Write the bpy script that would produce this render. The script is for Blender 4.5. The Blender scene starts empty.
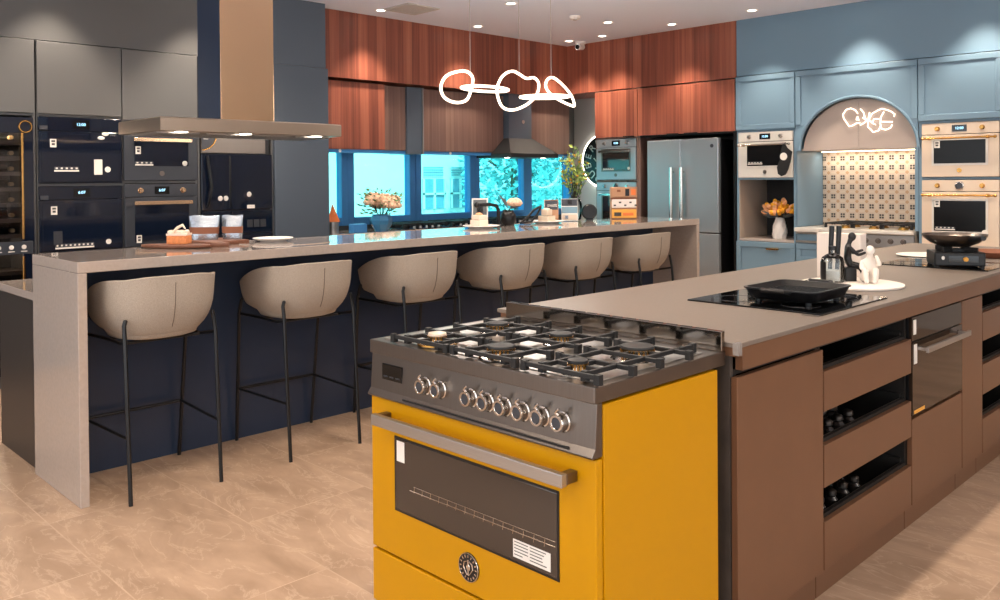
import bpy, bmesh, math, random
from mathutils import Vector, Matrix, Euler
R_ = math.radians
PI = math.pi
rnd = random.Random(7)
SC = bpy.context.scene
COL = SC.collection
SC.view_settings.view_transform = 'Standard'
try: SC.view_settings.look = 'None'
except Exception: pass
SC.view_settings.gamma = 1.0
SC.view_settings.use_curve_mapping = False
SC.view_settings.exposure = 0.0

# ------------------------------------------------------------------ materials
def lin(c):
    out = []
    for v in c:
        v = v/255.0
        out.append(v/12.92 if v <= .04045 else ((v+.055)/1.055)**2.4)
    return tuple(out)
def newmat(name):
    m = bpy.data.materials.new(name); m.use_nodes = True
    nt = m.node_tree; nt.nodes.clear()
    o = nt.nodes.new('ShaderNodeOutputMaterial')
    return m, nt, o
def mat(name, rgb, rough=.5, metal=0.0, var=0.0, vscale=20.0, bump=0.0, bscale=80.0, coat=0.0, stretch=None, spec=.5, trans=0.0, ior=1.45, coord='Object'):
    m, nt, o = newmat(name)
    b = nt.nodes.new('ShaderNodeBsdfPrincipled'); nt.links.new(b.outputs[0], o.inputs[0])
    c = lin(rgb)
    b.inputs['Base Color'].default_value = (*c, 1); b.inputs['Roughness'].default_value = rough
    b.inputs['Metallic'].default_value = metal; b.inputs['Coat Weight'].default_value = coat
    b.inputs['Specular IOR Level'].default_value = spec
    b.inputs['Transmission Weight'].default_value = trans; b.inputs['IOR'].default_value = ior
    if var or bump:
        tc = nt.nodes.new('ShaderNodeTexCoord'); src = tc.outputs[coord]
        if stretch:
            mp = nt.nodes.new('ShaderNodeMapping'); mp.inputs['Scale'].default_value = stretch
            nt.links.new(src, mp.inputs[0]); src = mp.outputs[0]
        if var:
            n = nt.nodes.new('ShaderNodeTexNoise'); n.inputs['Scale'].default_value = vscale; n.inputs['Detail'].default_value = 6
            nt.links.new(src, n.inputs['Vector'])
            r = nt.nodes.new('ShaderNodeMix'); r.data_type = 'RGBA'
            r.inputs[6].default_value = (*[x*(1-var) for x in c], 1); r.inputs[7].default_value = (*[min(1, x*(1+var)) for x in c], 1)
            mr = nt.nodes.new('ShaderNodeMapRange'); mr.inputs[1].default_value = .3; mr.inputs[2].default_value = .7
            nt.links.new(n.outputs[0], mr.inputs[0]); nt.links.new(mr.outputs[0], r.inputs[0]); nt.links.new(r.outputs[2], b.inputs['Base Color'])
        if bump:
            n2 = nt.nodes.new('ShaderNodeTexNoise'); n2.inputs['Scale'].default_value = bscale; n2.inputs['Detail'].default_value = 4
            nt.links.new(src, n2.inputs['Vector'])
            bp = nt.nodes.new('ShaderNodeBump'); bp.inputs['Strength'].default_value = bump; bp.inputs['Distance'].default_value = .003
            nt.links.new(n2.outputs[0], bp.inputs['Height']); nt.links.new(bp.outputs[0], b.inputs['Normal'])
    return m
def emis(name, rgb, s):
    m, nt, o = newmat(name)
    e = nt.nodes.new('ShaderNodeEmission'); e.inputs[0].default_value = (*lin(rgb), 1); e.inputs[1].default_value = s
    nt.links.new(e.outputs[0], o.inputs[0]); return m
def glassy(name, tint, refl=.12, rough=.02):
    m, nt, o = newmat(name)
    t = nt.nodes.new('ShaderNodeBsdfTransparent'); t.inputs[0].default_value = (*tint, 1)
    g = nt.nodes.new('ShaderNodeBsdfGlossy'); g.inputs['Roughness'].default_value = rough; g.inputs[0].default_value = (.9, .9, .9, 1)
    f = nt.nodes.new('ShaderNodeFresnel'); f.inputs[0].default_value = 1.45
    mx = nt.nodes.new('ShaderNodeMixShader')
    ml = nt.nodes.new('ShaderNodeMath'); ml.operation = 'MULTIPLY'; ml.inputs[1].default_value = refl/.12
    nt.links.new(f.outputs[0], ml.inputs[0]); nt.links.new(ml.outputs[0], mx.inputs[0])
    nt.links.new(t.outputs[0], mx.inputs[1]); nt.links.new(g.outputs[0], mx.inputs[2]); nt.links.new(mx.outputs[0], o.inputs[0])
    return m
def N(nt, t, **k):
    n = nt.nodes.new(t)
    for a, v in k.items(): setattr(n, a, v)
    return n
def math_(nt, op, a, b=None):
    n = N(nt, 'ShaderNodeMath', operation=op)
    for i, x in enumerate((a, b)):
        if x is None: continue
        if isinstance(x, (int, float)): n.inputs[i].default_value = x
        else: nt.links.new(x, n.inputs[i])
    return n.outputs[0]
def wood_mat(name, cols, band=.11, rough=.38):
    m, nt, o = newmat(name)
    b = N(nt, 'ShaderNodeBsdfPrincipled'); nt.links.new(b.outputs[0], o.inputs[0]); b.inputs['Roughness'].default_value = rough
    g = N(nt, 'ShaderNodeNewGeometry'); s = N(nt, 'ShaderNodeSeparateXYZ'); nt.links.new(g.outputs['Position'], s.inputs[0])
    u = math_(nt, 'ADD', s.outputs[0], s.outputs[1])
    cb = N(nt, 'ShaderNodeCombineXYZ'); nt.links.new(math_(nt, 'MULTIPLY', u, 26.0), cb.inputs[0]); nt.links.new(math_(nt, 'MULTIPLY', s.outputs[2], .45), cb.inputs[2])
    n = N(nt, 'ShaderNodeTexNoise'); n.inputs['Scale'].default_value = 1.0; n.inputs['Detail'].default_value = 5; n.inputs['Roughness'].default_value = .65
    nt.links.new(cb.outputs[0], n.inputs['Vector'])
    fl = math_(nt, 'FLOOR', math_(nt, 'DIVIDE', u, band)); wn = N(nt, 'ShaderNodeTexWhiteNoise', noise_dimensions='1D'); nt.links.new(fl, wn.inputs['W'])
    mixv = math_(nt, 'ADD', math_(nt, 'MULTIPLY', n.outputs[0], .75), math_(nt, 'MULTIPLY', wn.outputs[0], .25))
    cr = N(nt, 'ShaderNodeValToRGB'); nt.links.new(mixv, cr.inputs[0])
    cr.color_ramp.elements[0].position = .3; cr.color_ramp.elements[0].color = (*lin(cols[0]), 1)
    cr.color_ramp.elements[1].position = .72; cr.color_ramp.elements[1].color = (*lin(cols[2]), 1)
    e = cr.color_ramp.elements.new(.5); e.color = (*lin(cols[1]), 1)
    nt.links.new(cr.outputs[0], b.inputs['Base Color'])
    return m
def floor_mat():
    m, nt, o = newmat('beige_marble_tile')
    b = N(nt, 'ShaderNodeBsdfPrincipled'); nt.links.new(b.outputs[0], o.inputs[0]); b.inputs['Roughness'].default_value = .42
    g = N(nt, 'ShaderNodeNewGeometry')
    mp = N(nt, 'ShaderNodeMapping'); mp.inputs['Location'].default_value = (.3, -1.75, 0); nt.links.new(g.outputs['Position'], mp.inputs[0])
    br = N(nt, 'ShaderNodeTexBrick'); br.offset = .5
    br.inputs['Scale'].default_value = 1.0; br.inputs['Brick Width'].default_value = 1.2; br.inputs['Row Height'].default_value = .6
    br.inputs['Mortar Size'].default_value = .0028; br.inputs['Mortar Smooth'].default_value = 0
    br.inputs['Color1'].default_value = (.42, .42, .42, 1); br.inputs['Color2'].default_value = (.58, .58, .58, 1); br.inputs['Mortar'].default_value = (0, 0, 0, 1)
    nt.links.new(mp.outputs[0], br.inputs['Vector'])
    n1 = N(nt, 'ShaderNodeTexNoise'); n1.inputs['Scale'].default_value = 2.2; n1.inputs['Detail'].default_value = 9; n1.inputs['Roughness'].default_value = .62; n1.inputs['Distortion'].default_value = .6
    rot = N(nt, 'ShaderNodeMapping'); rot.inputs['Rotation'].default_value = (0, 0, R_(28)); rot.inputs['Scale'].default_value = (1, 2.2, 1)
    off = N(nt, 'ShaderNodeVectorMath', operation='MULTIPLY_ADD'); nt.links.new(br.outputs['Color'], off.inputs[0]); off.inputs[1].default_value = (9, 7, 5); nt.links.new(g.outputs['Position'], off.inputs[2])
    nt.links.new(off.outputs[0], rot.inputs[0]); nt.links.new(rot.outputs[0], n1.inputs['Vector'])
    c1 = N(nt, 'ShaderNodeValToRGB'); nt.links.new(n1.outputs[0], c1.inputs[0])
    c1.color_ramp.elements[0].position = .32; c1.color_ramp.elements[0].color = (*lin(FLOORC[0]), 1)
    c1.color_ramp.elements[1].position = .7; c1.color_ramp.elements[1].color = (*lin(FLOORC[1]), 1)
    # fine pale veins
    n2 = N(nt, 'ShaderNodeTexNoise'); n2.inputs['Scale'].default_value = 3.0; n2.inputs['Detail'].default_value = 8; n2.inputs['Roughness'].default_value = .62; n2.inputs['Distortion'].default_value = .9
    nt.links.new(rot.outputs[0], n2.inputs['Vector'])
    v = math_(nt, 'ABSOLUTE', math_(nt, 'SUBTRACT', n2.outputs[0], .5))
    vr = N(nt, 'ShaderNodeMapRange'); nt.links.new(v, vr.inputs[0]); vr.inputs[1].default_value = 0; vr.inputs[2].default_value = .02; vr.inputs[3].default_value = .34; vr.inputs[4].default_value = 0
    mx = N(nt, 'ShaderNodeMix', data_type='RGBA'); nt.links.new(vr.outputs[0], mx.inputs[0]); nt.links.new(c1.outputs[0], mx.inputs[6]); mx.inputs[7].default_value = (*lin(FLOORC[2]), 1)
    mg = N(nt, 'ShaderNodeMix', data_type='RGBA'); nt.links.new(math_(nt, 'MULTIPLY', br.outputs['Fac'], .3), mg.inputs[0]); nt.links.new(mx.outputs[2], mg.inputs[6]); mg.inputs[7].default_value = (*lin(FLOORC[2]), 1)
    nt.links.new(mg.outputs[2], b.inputs['Base Color'])
    bp = N(nt, 'ShaderNodeBump'); bp.inputs['Strength'].default_value = .12; bp.inputs['Distance'].default_value = .004; nt.links.new(n1.outputs[0], bp.inputs['Height']); nt.links.new(bp.outputs[0], b.inputs['Normal'])
    return m
def backsplash_mat():
    m, nt, o = newmat('patterned_tile')
    b = N(nt, 'ShaderNodeBsdfPrincipled'); nt.links.new(b.outputs[0], o.inputs[0]); b.inputs['Roughness'].default_value = .3
    g = N(nt, 'ShaderNodeNewGeometry'); s = N(nt, 'ShaderNodeSeparateXYZ'); nt.links.new(g.outputs['Position'], s.inputs[0])
    P = .0955
    def cell(v, off): return math_(nt, 'ABSOLUTE', math_(nt, 'SUBTRACT', math_(nt, 'FRACT', math_(nt, 'DIVIDE', math_(nt, 'ADD', v, off), P)), .5))
    ax = cell(s.outputs[0], 10.0); az = cell(s.outputs[2], 10.07)
    mxv = math_(nt, 'MAXIMUM', ax, az); mnv = math_(nt, 'MINIMUM', ax, az)
    sq = math_(nt, 'MULTIPLY', math_(nt, 'LESS_THAN', mxv, .225), math_(nt, 'GREATER_THAN', mnv, .025))
    dia = math_(nt, 'GREATER_THAN', math_(nt, 'ADD', ax, az), .78)
    band = math_(nt, 'MULTIPLY', math_(nt, 'GREATER_THAN', mxv, .30), math_(nt, 'LESS_THAN', mxv, .36))
    base = N(nt, 'ShaderNodeMix', data_type='RGBA'); nt.links.new(dia, base.inputs[0]); base.inputs[6].default_value = (*lin((214, 198, 180)), 1); base.inputs[7].default_value = (*lin((196, 160, 128)), 1)
    b2 = N(nt, 'ShaderNodeMix', data_type='RGBA'); nt.links.new(math_(nt, 'MULTIPLY', band, .5), b2.inputs[0]); nt.links.new(base.outputs[2], b2.inputs[6]); b2.inputs[7].default_value = (*lin((190, 160, 135)), 1)
    b3 = N(nt, 'ShaderNodeMix', data_type='RGBA'); nt.links.new(sq, b3.inputs[0]); nt.links.new(b2.outputs[2], b3.inputs[6]); b3.inputs[7].default_value = (*lin((66, 60, 58)), 1)
    nt.links.new(b3.outputs[2], b.inputs['Base Color']); return m
FLOORC = ((150, 124, 102), (184, 156, 132), (212, 188, 166))
M = {}
M['floor'] = floor_mat()
M['splash'] = backsplash_mat()
M['ceiling'] = mat('ceiling_paint', (224, 229, 244), .9)
M['wall'] = mat('grey_wall_paint', (188, 184, 180), .85)
M['wall_light'] = mat('pale_wall_paint', (225, 220, 214), .85)
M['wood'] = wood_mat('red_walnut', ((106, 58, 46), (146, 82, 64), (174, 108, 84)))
M['wood_shaded'] = wood_mat('shaded_walnut', ((96, 72, 66), (118, 92, 84), (138, 112, 100)))  # greyer copy of the walnut with shade put into its colour
M['grey_cab'] = mat('grey_lacquer', (92, 92, 92), .42)
M['grey_gap'] = mat('dark_gap', (30, 30, 32), .6)
M['slate'] = mat('slate_lacquer', (80, 90, 102), .4, bump=.05, bscale=200)
M['blue'] = mat('blue_lacquer', (112, 140, 160), .42)
M['blue_in'] = mat('cabinet_lining', (176, 160, 146), .6)
M['arch'] = mat('blush_lacquer', (172, 158, 150), .5)
M['bar'] = mat('grey_quartz', (174, 160, 150), .09, var=.05, vscale=60, coat=.6)
M['bar_panel'] = mat('blue_black_lacquer', (43, 56, 78), .28, var=.06, vscale=3)
M['dark_panel'] = mat('charcoal_panel', (52, 46, 42), .4)
M['worktop'] = mat('taupe_stone', (114, 103, 94), .42, var=.05, vscale=90, bump=.04, bscale=300)
M['bronze'] = mat('brown_lacquer', (112, 78, 56), .36, metal=.15, var=.04, vscale=8)
M['stone_end'] = mat('dark_stone', (70, 62, 56), .5, var=.2, vscale=14)
M['black'] = mat('black_enamel', (15, 15, 17), .35)
M['black_matt'] = mat('black_iron', (24, 24, 25), .55, bump=.1, bscale=200)
M['black_gloss'] = mat('black_glass', (8, 9, 11), .05, spec=.6)
M['oven_black'] = mat('black_oven_glass', (14, 13, 13), .18, spec=.25)
M['blue_glass'] = mat('blue_black_glass', (14, 22, 38), .06, spec=.7)
M['drawer_in'] = mat('drawer_interior', (26, 23, 21), .5)
M['steel'] = mat('brushed_steel', (182, 178, 174), .30, metal=.9, var=.05, vscale=6, stretch=(1, 1, 60))
M['steel_sat'] = mat('satin_steel', (158, 164, 170), .34, metal=.6)
M['steel_d'] = mat('dark_steel', (120, 112, 106), .34, metal=1, var=.05, vscale=8, stretch=(60, 1, 1))
M['steel_shiny'] = mat('polished_steel', (205, 198, 190), .15, metal=1)
M['copper_steel'] = mat('warm_brushed_steel', (224, 190, 156), .26, metal=1)
M['steel_warm'] = mat('warm_steel', (186, 170, 154), .32, metal=1)
M['steel_mirror'] = mat('mirror_steel', (150, 142, 134), .10, metal=1)
M['grey_metal'] = mat('anthracite_metal', (70, 72, 78), .4, metal=.5)
M['anthracite'] = mat('anthracite_oven', (50, 54, 62), .4)
M['yellow'] = mat('yellow_enamel', (190, 134, 0), .34, spec=.3)
M['fabric'] = mat('oatmeal_fabric', (166, 154, 141), .95, var=.16, vscale=260, bump=.4, bscale=420)
M['seam'] = mat('seam_thread', (104, 90, 80), .9)
M['cream'] = mat('cream_enamel', (212, 192, 170), .3, coat=.3)
M['cream2'] = mat('ivory_enamel', (208, 203, 196), .3, coat=.3)
M['brass'] = mat('brass', (196, 150, 84), .25, metal=1)
M['oven_glass'] = mat('oven_glass', (36, 32, 30), .05, spec=.9)
M['yel_glass'] = mat('range_door_glass', (58, 49, 43), .07, spec=.8)
M['oven_mirror'] = mat('mirror_glass', (70, 56, 46), .06, metal=.6)
M['paper'] = mat('white_sticker', (228, 222, 214), .6)
M['ink'] = mat('printed_ink', (60, 56, 54), .6)
M['white'] = mat('white_ceramic', (236, 230, 224), .3)
M['white_matt'] = mat('white_plaster', (232, 222, 212), .6)
M['box_white'] = mat('white_card', (226, 214, 204), .6)
M['wood_tray'] = mat('walnut_board', (112, 70, 50), .5, var=.2, vscale=30, stretch=(1, 8, 1))
M['cake'] = mat('orange_sponge', (224, 140, 84), .7, var=.15, vscale=90)
M['cream_top'] = mat('whipped_cream', (238, 216, 196), .6)
M['foil'] = mat('silver_foil', (166, 172, 180), .25, metal=.85, bump=.8, bscale=60)
M['brown_label'] = mat('brown_paper', (128, 78, 54), .7)
M['vase_blue'] = mat('blue_glaze', (70, 134, 178), .2, coat=.5)
M['petal'] = mat('peach_petal', (232, 190, 160), .7, var=.2, vscale=60)
M['petal_y'] = mat('yellow_petal', (238, 164, 40), .7, var=.2, vscale=60)
M['petal_p'] = mat('pink_petal', (238, 172, 124), .7, var=.15, vscale=60)
M['leaf'] = mat('leaf_green', (120, 150, 100), .6, var=.25, vscale=40)
M['leaf_dk'] = mat('leaf_grey', (96, 100, 100), .6)
M['leaf_lime'] = mat('leaf_lime', (188, 206, 112), .6, var=.3, vscale=40)
M['stem'] = mat('stem_brown', (70, 62, 50), .7)
M['orange'] = mat('orange_card', (226, 120, 60), .6)
M['tan_card'] = mat('tan_card', (176, 132, 100), .6)
M['amber_card'] = mat('amber_card', (226, 162, 70), .6)
M['neon'] = emis('warm_neon', (255, 232, 206), 3.6)
M['led'] = emis('white_led', (255, 244, 226), 9.0)
M['lamp'] = emis('downlight_lamp', (255, 246, 232), 12.0)
M['digits'] = emis('display_digits', (170, 225, 255), 2.5)
M['strip'] = emis('led_strip', (255, 226, 190), 7.0)
M['frame_blue'] = mat('window_aluminium', (64, 130, 190), .4)
M['pane'] = glassy('tinted_window_glass', (.43, .95, 1.0), .035)
M['clear'] = glassy('clear_glass', (.93, .95, .95), .14)
M['smoke'] = glassy('smoked_glass', (.7, .68, .68), .14)
M['bottle_dk'] = mat('dark_bottle', (26, 30, 26), .12)
M['label_gold'] = mat('gold_label', (196, 168, 120), .5)
M['ext_wall'] = mat('render_wall', (232, 230, 224), .9)
M['ext_win'] = mat('far_window_glass', (120, 150, 165), .3)
M['ext_ground'] = mat('pale_paving', (206, 200, 192), .9)
M['tree'] = mat('tree_leaf', (120, 190, 190), .8, var=.3, vscale=3)
M['bark'] = mat('tree_bark', (96, 84, 74), .9)
M['rubber'] = mat('black_cloth', (26, 26, 28), .85)
M['clearplastic'] = mat('corner_plastic', (196, 188, 182), .15, trans=.6)
# ------------------------------------------------------------------ geometry helpers
class MB:
    def __init__(s): s.bm = bmesh.new()
    def box(s, x0, x1, y0, y1, z0, z1, m=None):
        vs = [s.bm.verts.new((x, y, z)) for x in (x0, x1) for y in (y0, y1) for z in (z0, z1)]
        for f in ((0, 1, 3, 2), (4, 6, 7, 5), (0, 4, 5, 1), (2, 3, 7, 6), (0, 2, 6, 4), (1, 5, 7, 3)):
            s.bm.faces.new([vs[i] for i in f])
        if m is not None:
            for v in vs: v.co = m @ v.co
        return s
    def loft(s, rings, closed=True, cap=True):
        vr = [[s.bm.verts.new(p) for p in r] for r in rings]
        n = len(rings[0])
        for a, b in zip(vr, vr[1:]):
            for i in range(n if closed else n-1):
                j = (i+1) % n
                s.bm.faces.new((a[i], a[j], b[j], b[i]))
        if cap:
            s.bm.faces.new(list(reversed(vr[0]))); s.bm.faces.new(vr[-1])
        return s
    def tube(s, pts, r, n=8, closed=False, flat=1.0):
        pts = [Vector(p) for p in pts]; L = len(pts); rings = []; ref = None
        for i, p in enumerate(pts):
            if closed: t = pts[(i+1) % L]-pts[i-1]
            else: t = pts[min(i+1, L-1)]-pts[max(i-1, 0)]
            t.normalize()
            if ref is None: ref = Vector((0, 0, 1)) if abs(t.z) < .9 else Vector((1, 0, 0))
            a = (ref-t*ref.dot(t))
            if a.length < 1e-4: a = t.orthogonal()
            a.normalize(); b = t.cross(a); ref = a
            rr = r[i] if isinstance(r, (list, tuple)) else r
            rings.append([p+a*(math.cos(2*PI*k/n)*rr)+b*(math.sin(2*PI*k/n)*rr*flat) for k in range(n)])
        if closed: rings.append(rings[0][:]); s.loft(rings, True, False)
        else: s.loft(rings, True, True)
        return s
    def cyl(s, p0, p1, r0, r1=None, n=20): return s.tube([p0, p1], [r0, r0 if r1 is None else r1], n)
    def lathe(s, prof, c=(0, 0, 0), n=28, axis=None, cap=True):
        c = Vector(c); rings = []
        q = Matrix.Identity(3) if axis is None else Vector((0, 0, 1)).rotation_difference(Vector(axis)).to_matrix()
        for r, z in prof: rings.append([c+q @ Vector((max(r, 1e-4)*math.cos(2*PI*k/n), max(r, 1e-4)*math.sin(2*PI*k/n), z)) for k in range(n)])
        return s.loft(rings, True, cap)
    def prism(s, poly, f, d0, d1):
        a = [s.bm.verts.new(f(u, v, d0)) for u, v in poly]; b = [s.bm.verts.new(f(u, v, d1)) for u, v in poly]
        n = len(poly); s.bm.faces.new(list(reversed(a))); s.bm.faces.new(b)
        for i in range(n): j = (i+1) % n; s.bm.faces.new((a[i], a[j], b[j], b[i]))
        return s
    def ball(s, c, r, seg=12, ring=8, jit=0.0):
        r = r if isinstance(r, (tuple, list)) else (r, r, r)
        m = Matrix.Translation(c) @ Matrix.Diagonal((*r, 1))
        res = bmesh.ops.create_uvsphere(s.bm, u_segments=seg, v_segments=ring, radius=1, matrix=m)
        if jit:
            for v in res['verts']: v.co += Vector((rnd.uniform(-1, 1)*r[0]*jit, rnd.uniform(-1, 1)*r[1]*jit, rnd.uniform(-1, 1)*r[2]*jit))
        return s
    def leaf(s, p, d, l, w):
        p = Vector(p); d = Vector(d).normalized(); u = d.orthogonal().normalized(); u.rotate(Matrix.Rotation(rnd.uniform(0, 6.28), 3, d)); n = d.cross(u)*.12*l
        vs = [s.bm.verts.new(q) for q in (p, p+d*l*.5+u*w*.5+n, p+d*l, p+d*l*.5-u*w*.5+n)]
        s.bm.faces.new(vs); return s
WORLD = {}
def wloc(o):
    v = Vector((0, 0, 0))
    while o is not None: v = v+o.location; o = o.parent
    return v
def build(mb, name, m, parent=None, local=False, bevel=0, smooth=False, ang=35, seg=2, label=None):
    bm = mb.bm
    bmesh.ops.recalc_face_normals(bm, faces=bm.faces)
    off = Vector((0, 0, 0))
    if parent is None:
        xs = [v.co for v in bm.verts]
        off = Vector(((min(v.x for v in xs)+max(v.x for v in xs))/2, (min(v.y for v in xs)+max(v.y for v in xs))/2, min(v.z for v in xs)))
    elif not local: off = wloc(parent)
    for v in bm.verts: v.co -= off
    me = bpy.data.meshes.new(name); bm.to_mesh(me); bm.free()
    me.materials.append(M[m] if isinstance(m, str) else m)
    if smooth:
        me.polygons.foreach_set('use_smooth', [True]*len(me.polygons))
        me.set_sharp_from_angle(angle=R_(ang))
    o = bpy.data.objects.new(name, me); COL.objects.link(o)
    if parent is None: o.location = off
    else: o.parent = parent
    if bevel:
        b = o.modifiers.new('bevel', 'BEVEL'); b.width = bevel; b.segments = seg; b.limit_method = 'ANGLE'; b.angle_limit = R_(40)
    if label: o['label'] = label
    return o
def thing(name, label, cat, loc=(0, 0, 0), rot=0, group=None):
    o = bpy.data.objects.new(name, None); COL.objects.link(o); o.location = loc; o.rotation_euler = (0, 0, rot); o.empty_display_size = .1
    return tag(o, label, cat, group)
def tag(o, label=None, cat=None, group=None, kind=None):
    if label: o['label'] = label
    if cat: o['category'] = cat
    if group: o['group'] = group
    if kind: o['kind'] = kind
    return o
def struct(mb, name, m, parent=None, **k):
    o = build(mb, name, m, parent, **k)
    if parent is None: o['kind'] = 'structure'
    return o
def dup(root, loc=None, label=None, rot=None):
    r = root.copy(); COL.objects.link(r)
    if loc is not None: r.location = loc
    if rot is not None: r.rotation_euler = (0, 0, rot)
    if label: r['label'] = label
    for ch in list(root.children):
        c = ch.copy(); COL.objects.link(c); c.parent = r
        for g in list(ch.children):
            d = g.copy(); COL.objects.link(d); d.parent = c
    return r
def text_mb(body, size, mtx, depth=.0008, align='CENTER'):
    cu = bpy.data.curves.new('t', 'FONT'); cu.body = body; cu.size = size; cu.extrude = depth; cu.align_x = align; cu.align_y = 'CENTER'
    ob = bpy.data.objects.new('t', cu); COL.objects.link(ob)
    dg = bpy.context.evaluated_depsgraph_get(); me = bpy.data.meshes.new_from_object(ob.evaluated_get(dg))
    mb = MB(); mb.bm.from_mesh(me); bpy.data.objects.remove(ob); bpy.data.curves.remove(cu); bpy.data.meshes.remove(me)
    bmesh.ops.transform(mb.bm, matrix=mtx, verts=mb.bm.verts)
    return mb
FRONT = Matrix(((1, 0, 0, 0), (0, 0, -1, 0), (0, 1, 0, 0), (0, 0, 0, 1)))   # text lying in XZ, facing -Y
def front_at(x, y, z): return Matrix.Translation((x, y, z)) @ FRONT
def skin_mb(verts, edges, radii, sub=2):
    me = bpy.data.meshes.new('s'); me.from_pydata([tuple(v) for v in verts], edges, [])
    ob = bpy.data.objects.new('s', me); COL.objects.link(ob)
    ob.modifiers.new('skin', 'SKIN'); sd = ob.modifiers.new('sub', 'SUBSURF'); sd.levels = sub
    for i, r in enumerate(radii):
        sv = me.skin_vertices[0].data[i]; sv.radius = r if isinstance(r, (tuple, list)) else (r, r)
        sv.use_root = (i == 0)
    dg = bpy.context.evaluated_depsgraph_get(); me2 = bpy.data.meshes.new_from_object(ob.evaluated_get(dg))
    mb = MB(); mb.bm.from_mesh(me2); bpy.data.objects.remove(ob); bpy.data.meshes.remove(me); bpy.data.meshes.remove(me2)
    return mb
def B(*a): return MB().box(*a)
# ------------------------------------------------------------------ the setting
H_C = 3.06; PW = 12; PWI = 85; PWB = 75; FILL = 9; SC.view_settings.exposure = .22; SKY = (.88, .94, 1.0); SKYS = 2.4; SUN = 8.0
struct(B(-7.35, 4.1, -4.1, 8.65, -.1, 0), 'floor', 'floor')
struct(B(-7.35, 4.1, -4.1, 8.65, H_C, H_C+.12), 'ceiling', 'ceiling')
# wall_left carries the window band; wall_far is the fridge wall
w = MB(); w.box(-7.35, -7.2, -4.1, 8.65, 0, 1.02); w.box(-7.35, -7.2, -4.1, 8.65, 1.76, H_C); w.box(-7.35, -7.2, -4.1, 4.3, 1.02, 1.76); w.box(-7.35, -7.2, 8.42, 8.65, 1.02, 1.76)
struct(w, 'wall_left', 'grey_cab')
struct(B(-7.2, 4.0, 8.5, 8.65, 0, H_C), 'wall_far', 'wall')
w = MB(); w.box(4.0, 4.1, -4.1, 8.65, 0, .3); w.box(4.0, 4.1, -4.1, 8.65, 2.7, H_C)
for y0, y1 in ((-4.1, -3.4), (.2, .6), (4.2, 8.65)): w.box(4.0, 4.1, y0, y1, .3, 2.7)
struct(w, 'wall_right', 'wall_light')
w = MB(); w.box(-7.35, 4.1, -4.1, -4.0, 0, .1); w.box(-7.35, 4.1, -4.1, -4.0, 2.85, H_C)
for x0, x1 in ((-7.35, -6.6), (-3.9, -3.6), (-.3, 0), (3.4, 4.1)): w.box(x0, x1, -4.1, -4.0, .1, 2.85)
struct(w, 'wall_near', 'wall_light')
# window band: five lights with frames
def window(n, y0, y1):
    fr = MB()
    fr.box(-7.25, -7.15, y0-.075, y0, .99, 1.78); fr.box(-7.25, -7.15, y1, y1+.075, .99, 1.78)
    fr.box(-7.25, -7.15, y0, y1, .99, 1.07); fr.box(-7.25, -7.15, y0, y1, 1.735, 1.78)
    o = struct(fr, 'window_%d' % n, 'frame_blue', bevel=.004)
    g = build(B(-7.22, -7.205, y0, y1, 1.07, 1.735), 'pane', 'pane', o)
for n, (a, b) in enumerate(((4.30, 4.85), (5.0, 5.72), (5.88, 6.60), (6.75, 7.49), (7.63, 8.33))): window(n+1, a, b)
# bulkheads over the cabinets
struct(B(-7.2, -6.66, .3, 3.80, 2.475, H_C), 'trim_1', 'grey_cab')
struct(B(-7.2, -6.632, 3.803, 4.335, 2.4715, H_C), 'trim_2', 'slate')
struct(B(-7.2, -6.80, 4.342, 7.90, 2.425, H_C), 'trim_3', 'wood')
struct(B(-7.2, -4.512, 7.905, 8.5, 2.475, H_C), 'trim_4', 'wood')
struct(B(-4.508, -2.05, 7.905, 8.5, 2.485, H_C), 'trim_5', 'blue')
# ------------------------------------------------------------------ ceiling fixtures
def downlight(x, y, label, power=60, size=95, blend=.7, col=(1, .83, .66), group='recessed ceiling downlights'):
    t = thing('ceiling_downlight', label, 'ceiling light', (x, y, H_C), 0, group)
    r = MB(); r.lathe([(.058, 0), (.060, -.006), (.052, -.010), (.042, -.004), (.042, 0)], (0, 0, 0), 24); build(r, 'trim_ring', 'white', t, True, smooth=True)
    l = MB(); l.lathe([(.040, -.001), (.040, -.003)], (0, 0, 0), 20); build(l, 'lamp_face', 'lamp', t, True)
    li = bpy.data.lights.new('downlight_beam', 'SPOT'); li.energy = power; li.spot_size = R_(size); li.spot_blend = blend; li.shadow_soft_size = .05; li.color = col
    lo = bpy.data.objects.new('downlight_beam', li); COL.objects.link(lo); lo.location = (x, y, H_C-.03)
    return t
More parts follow.
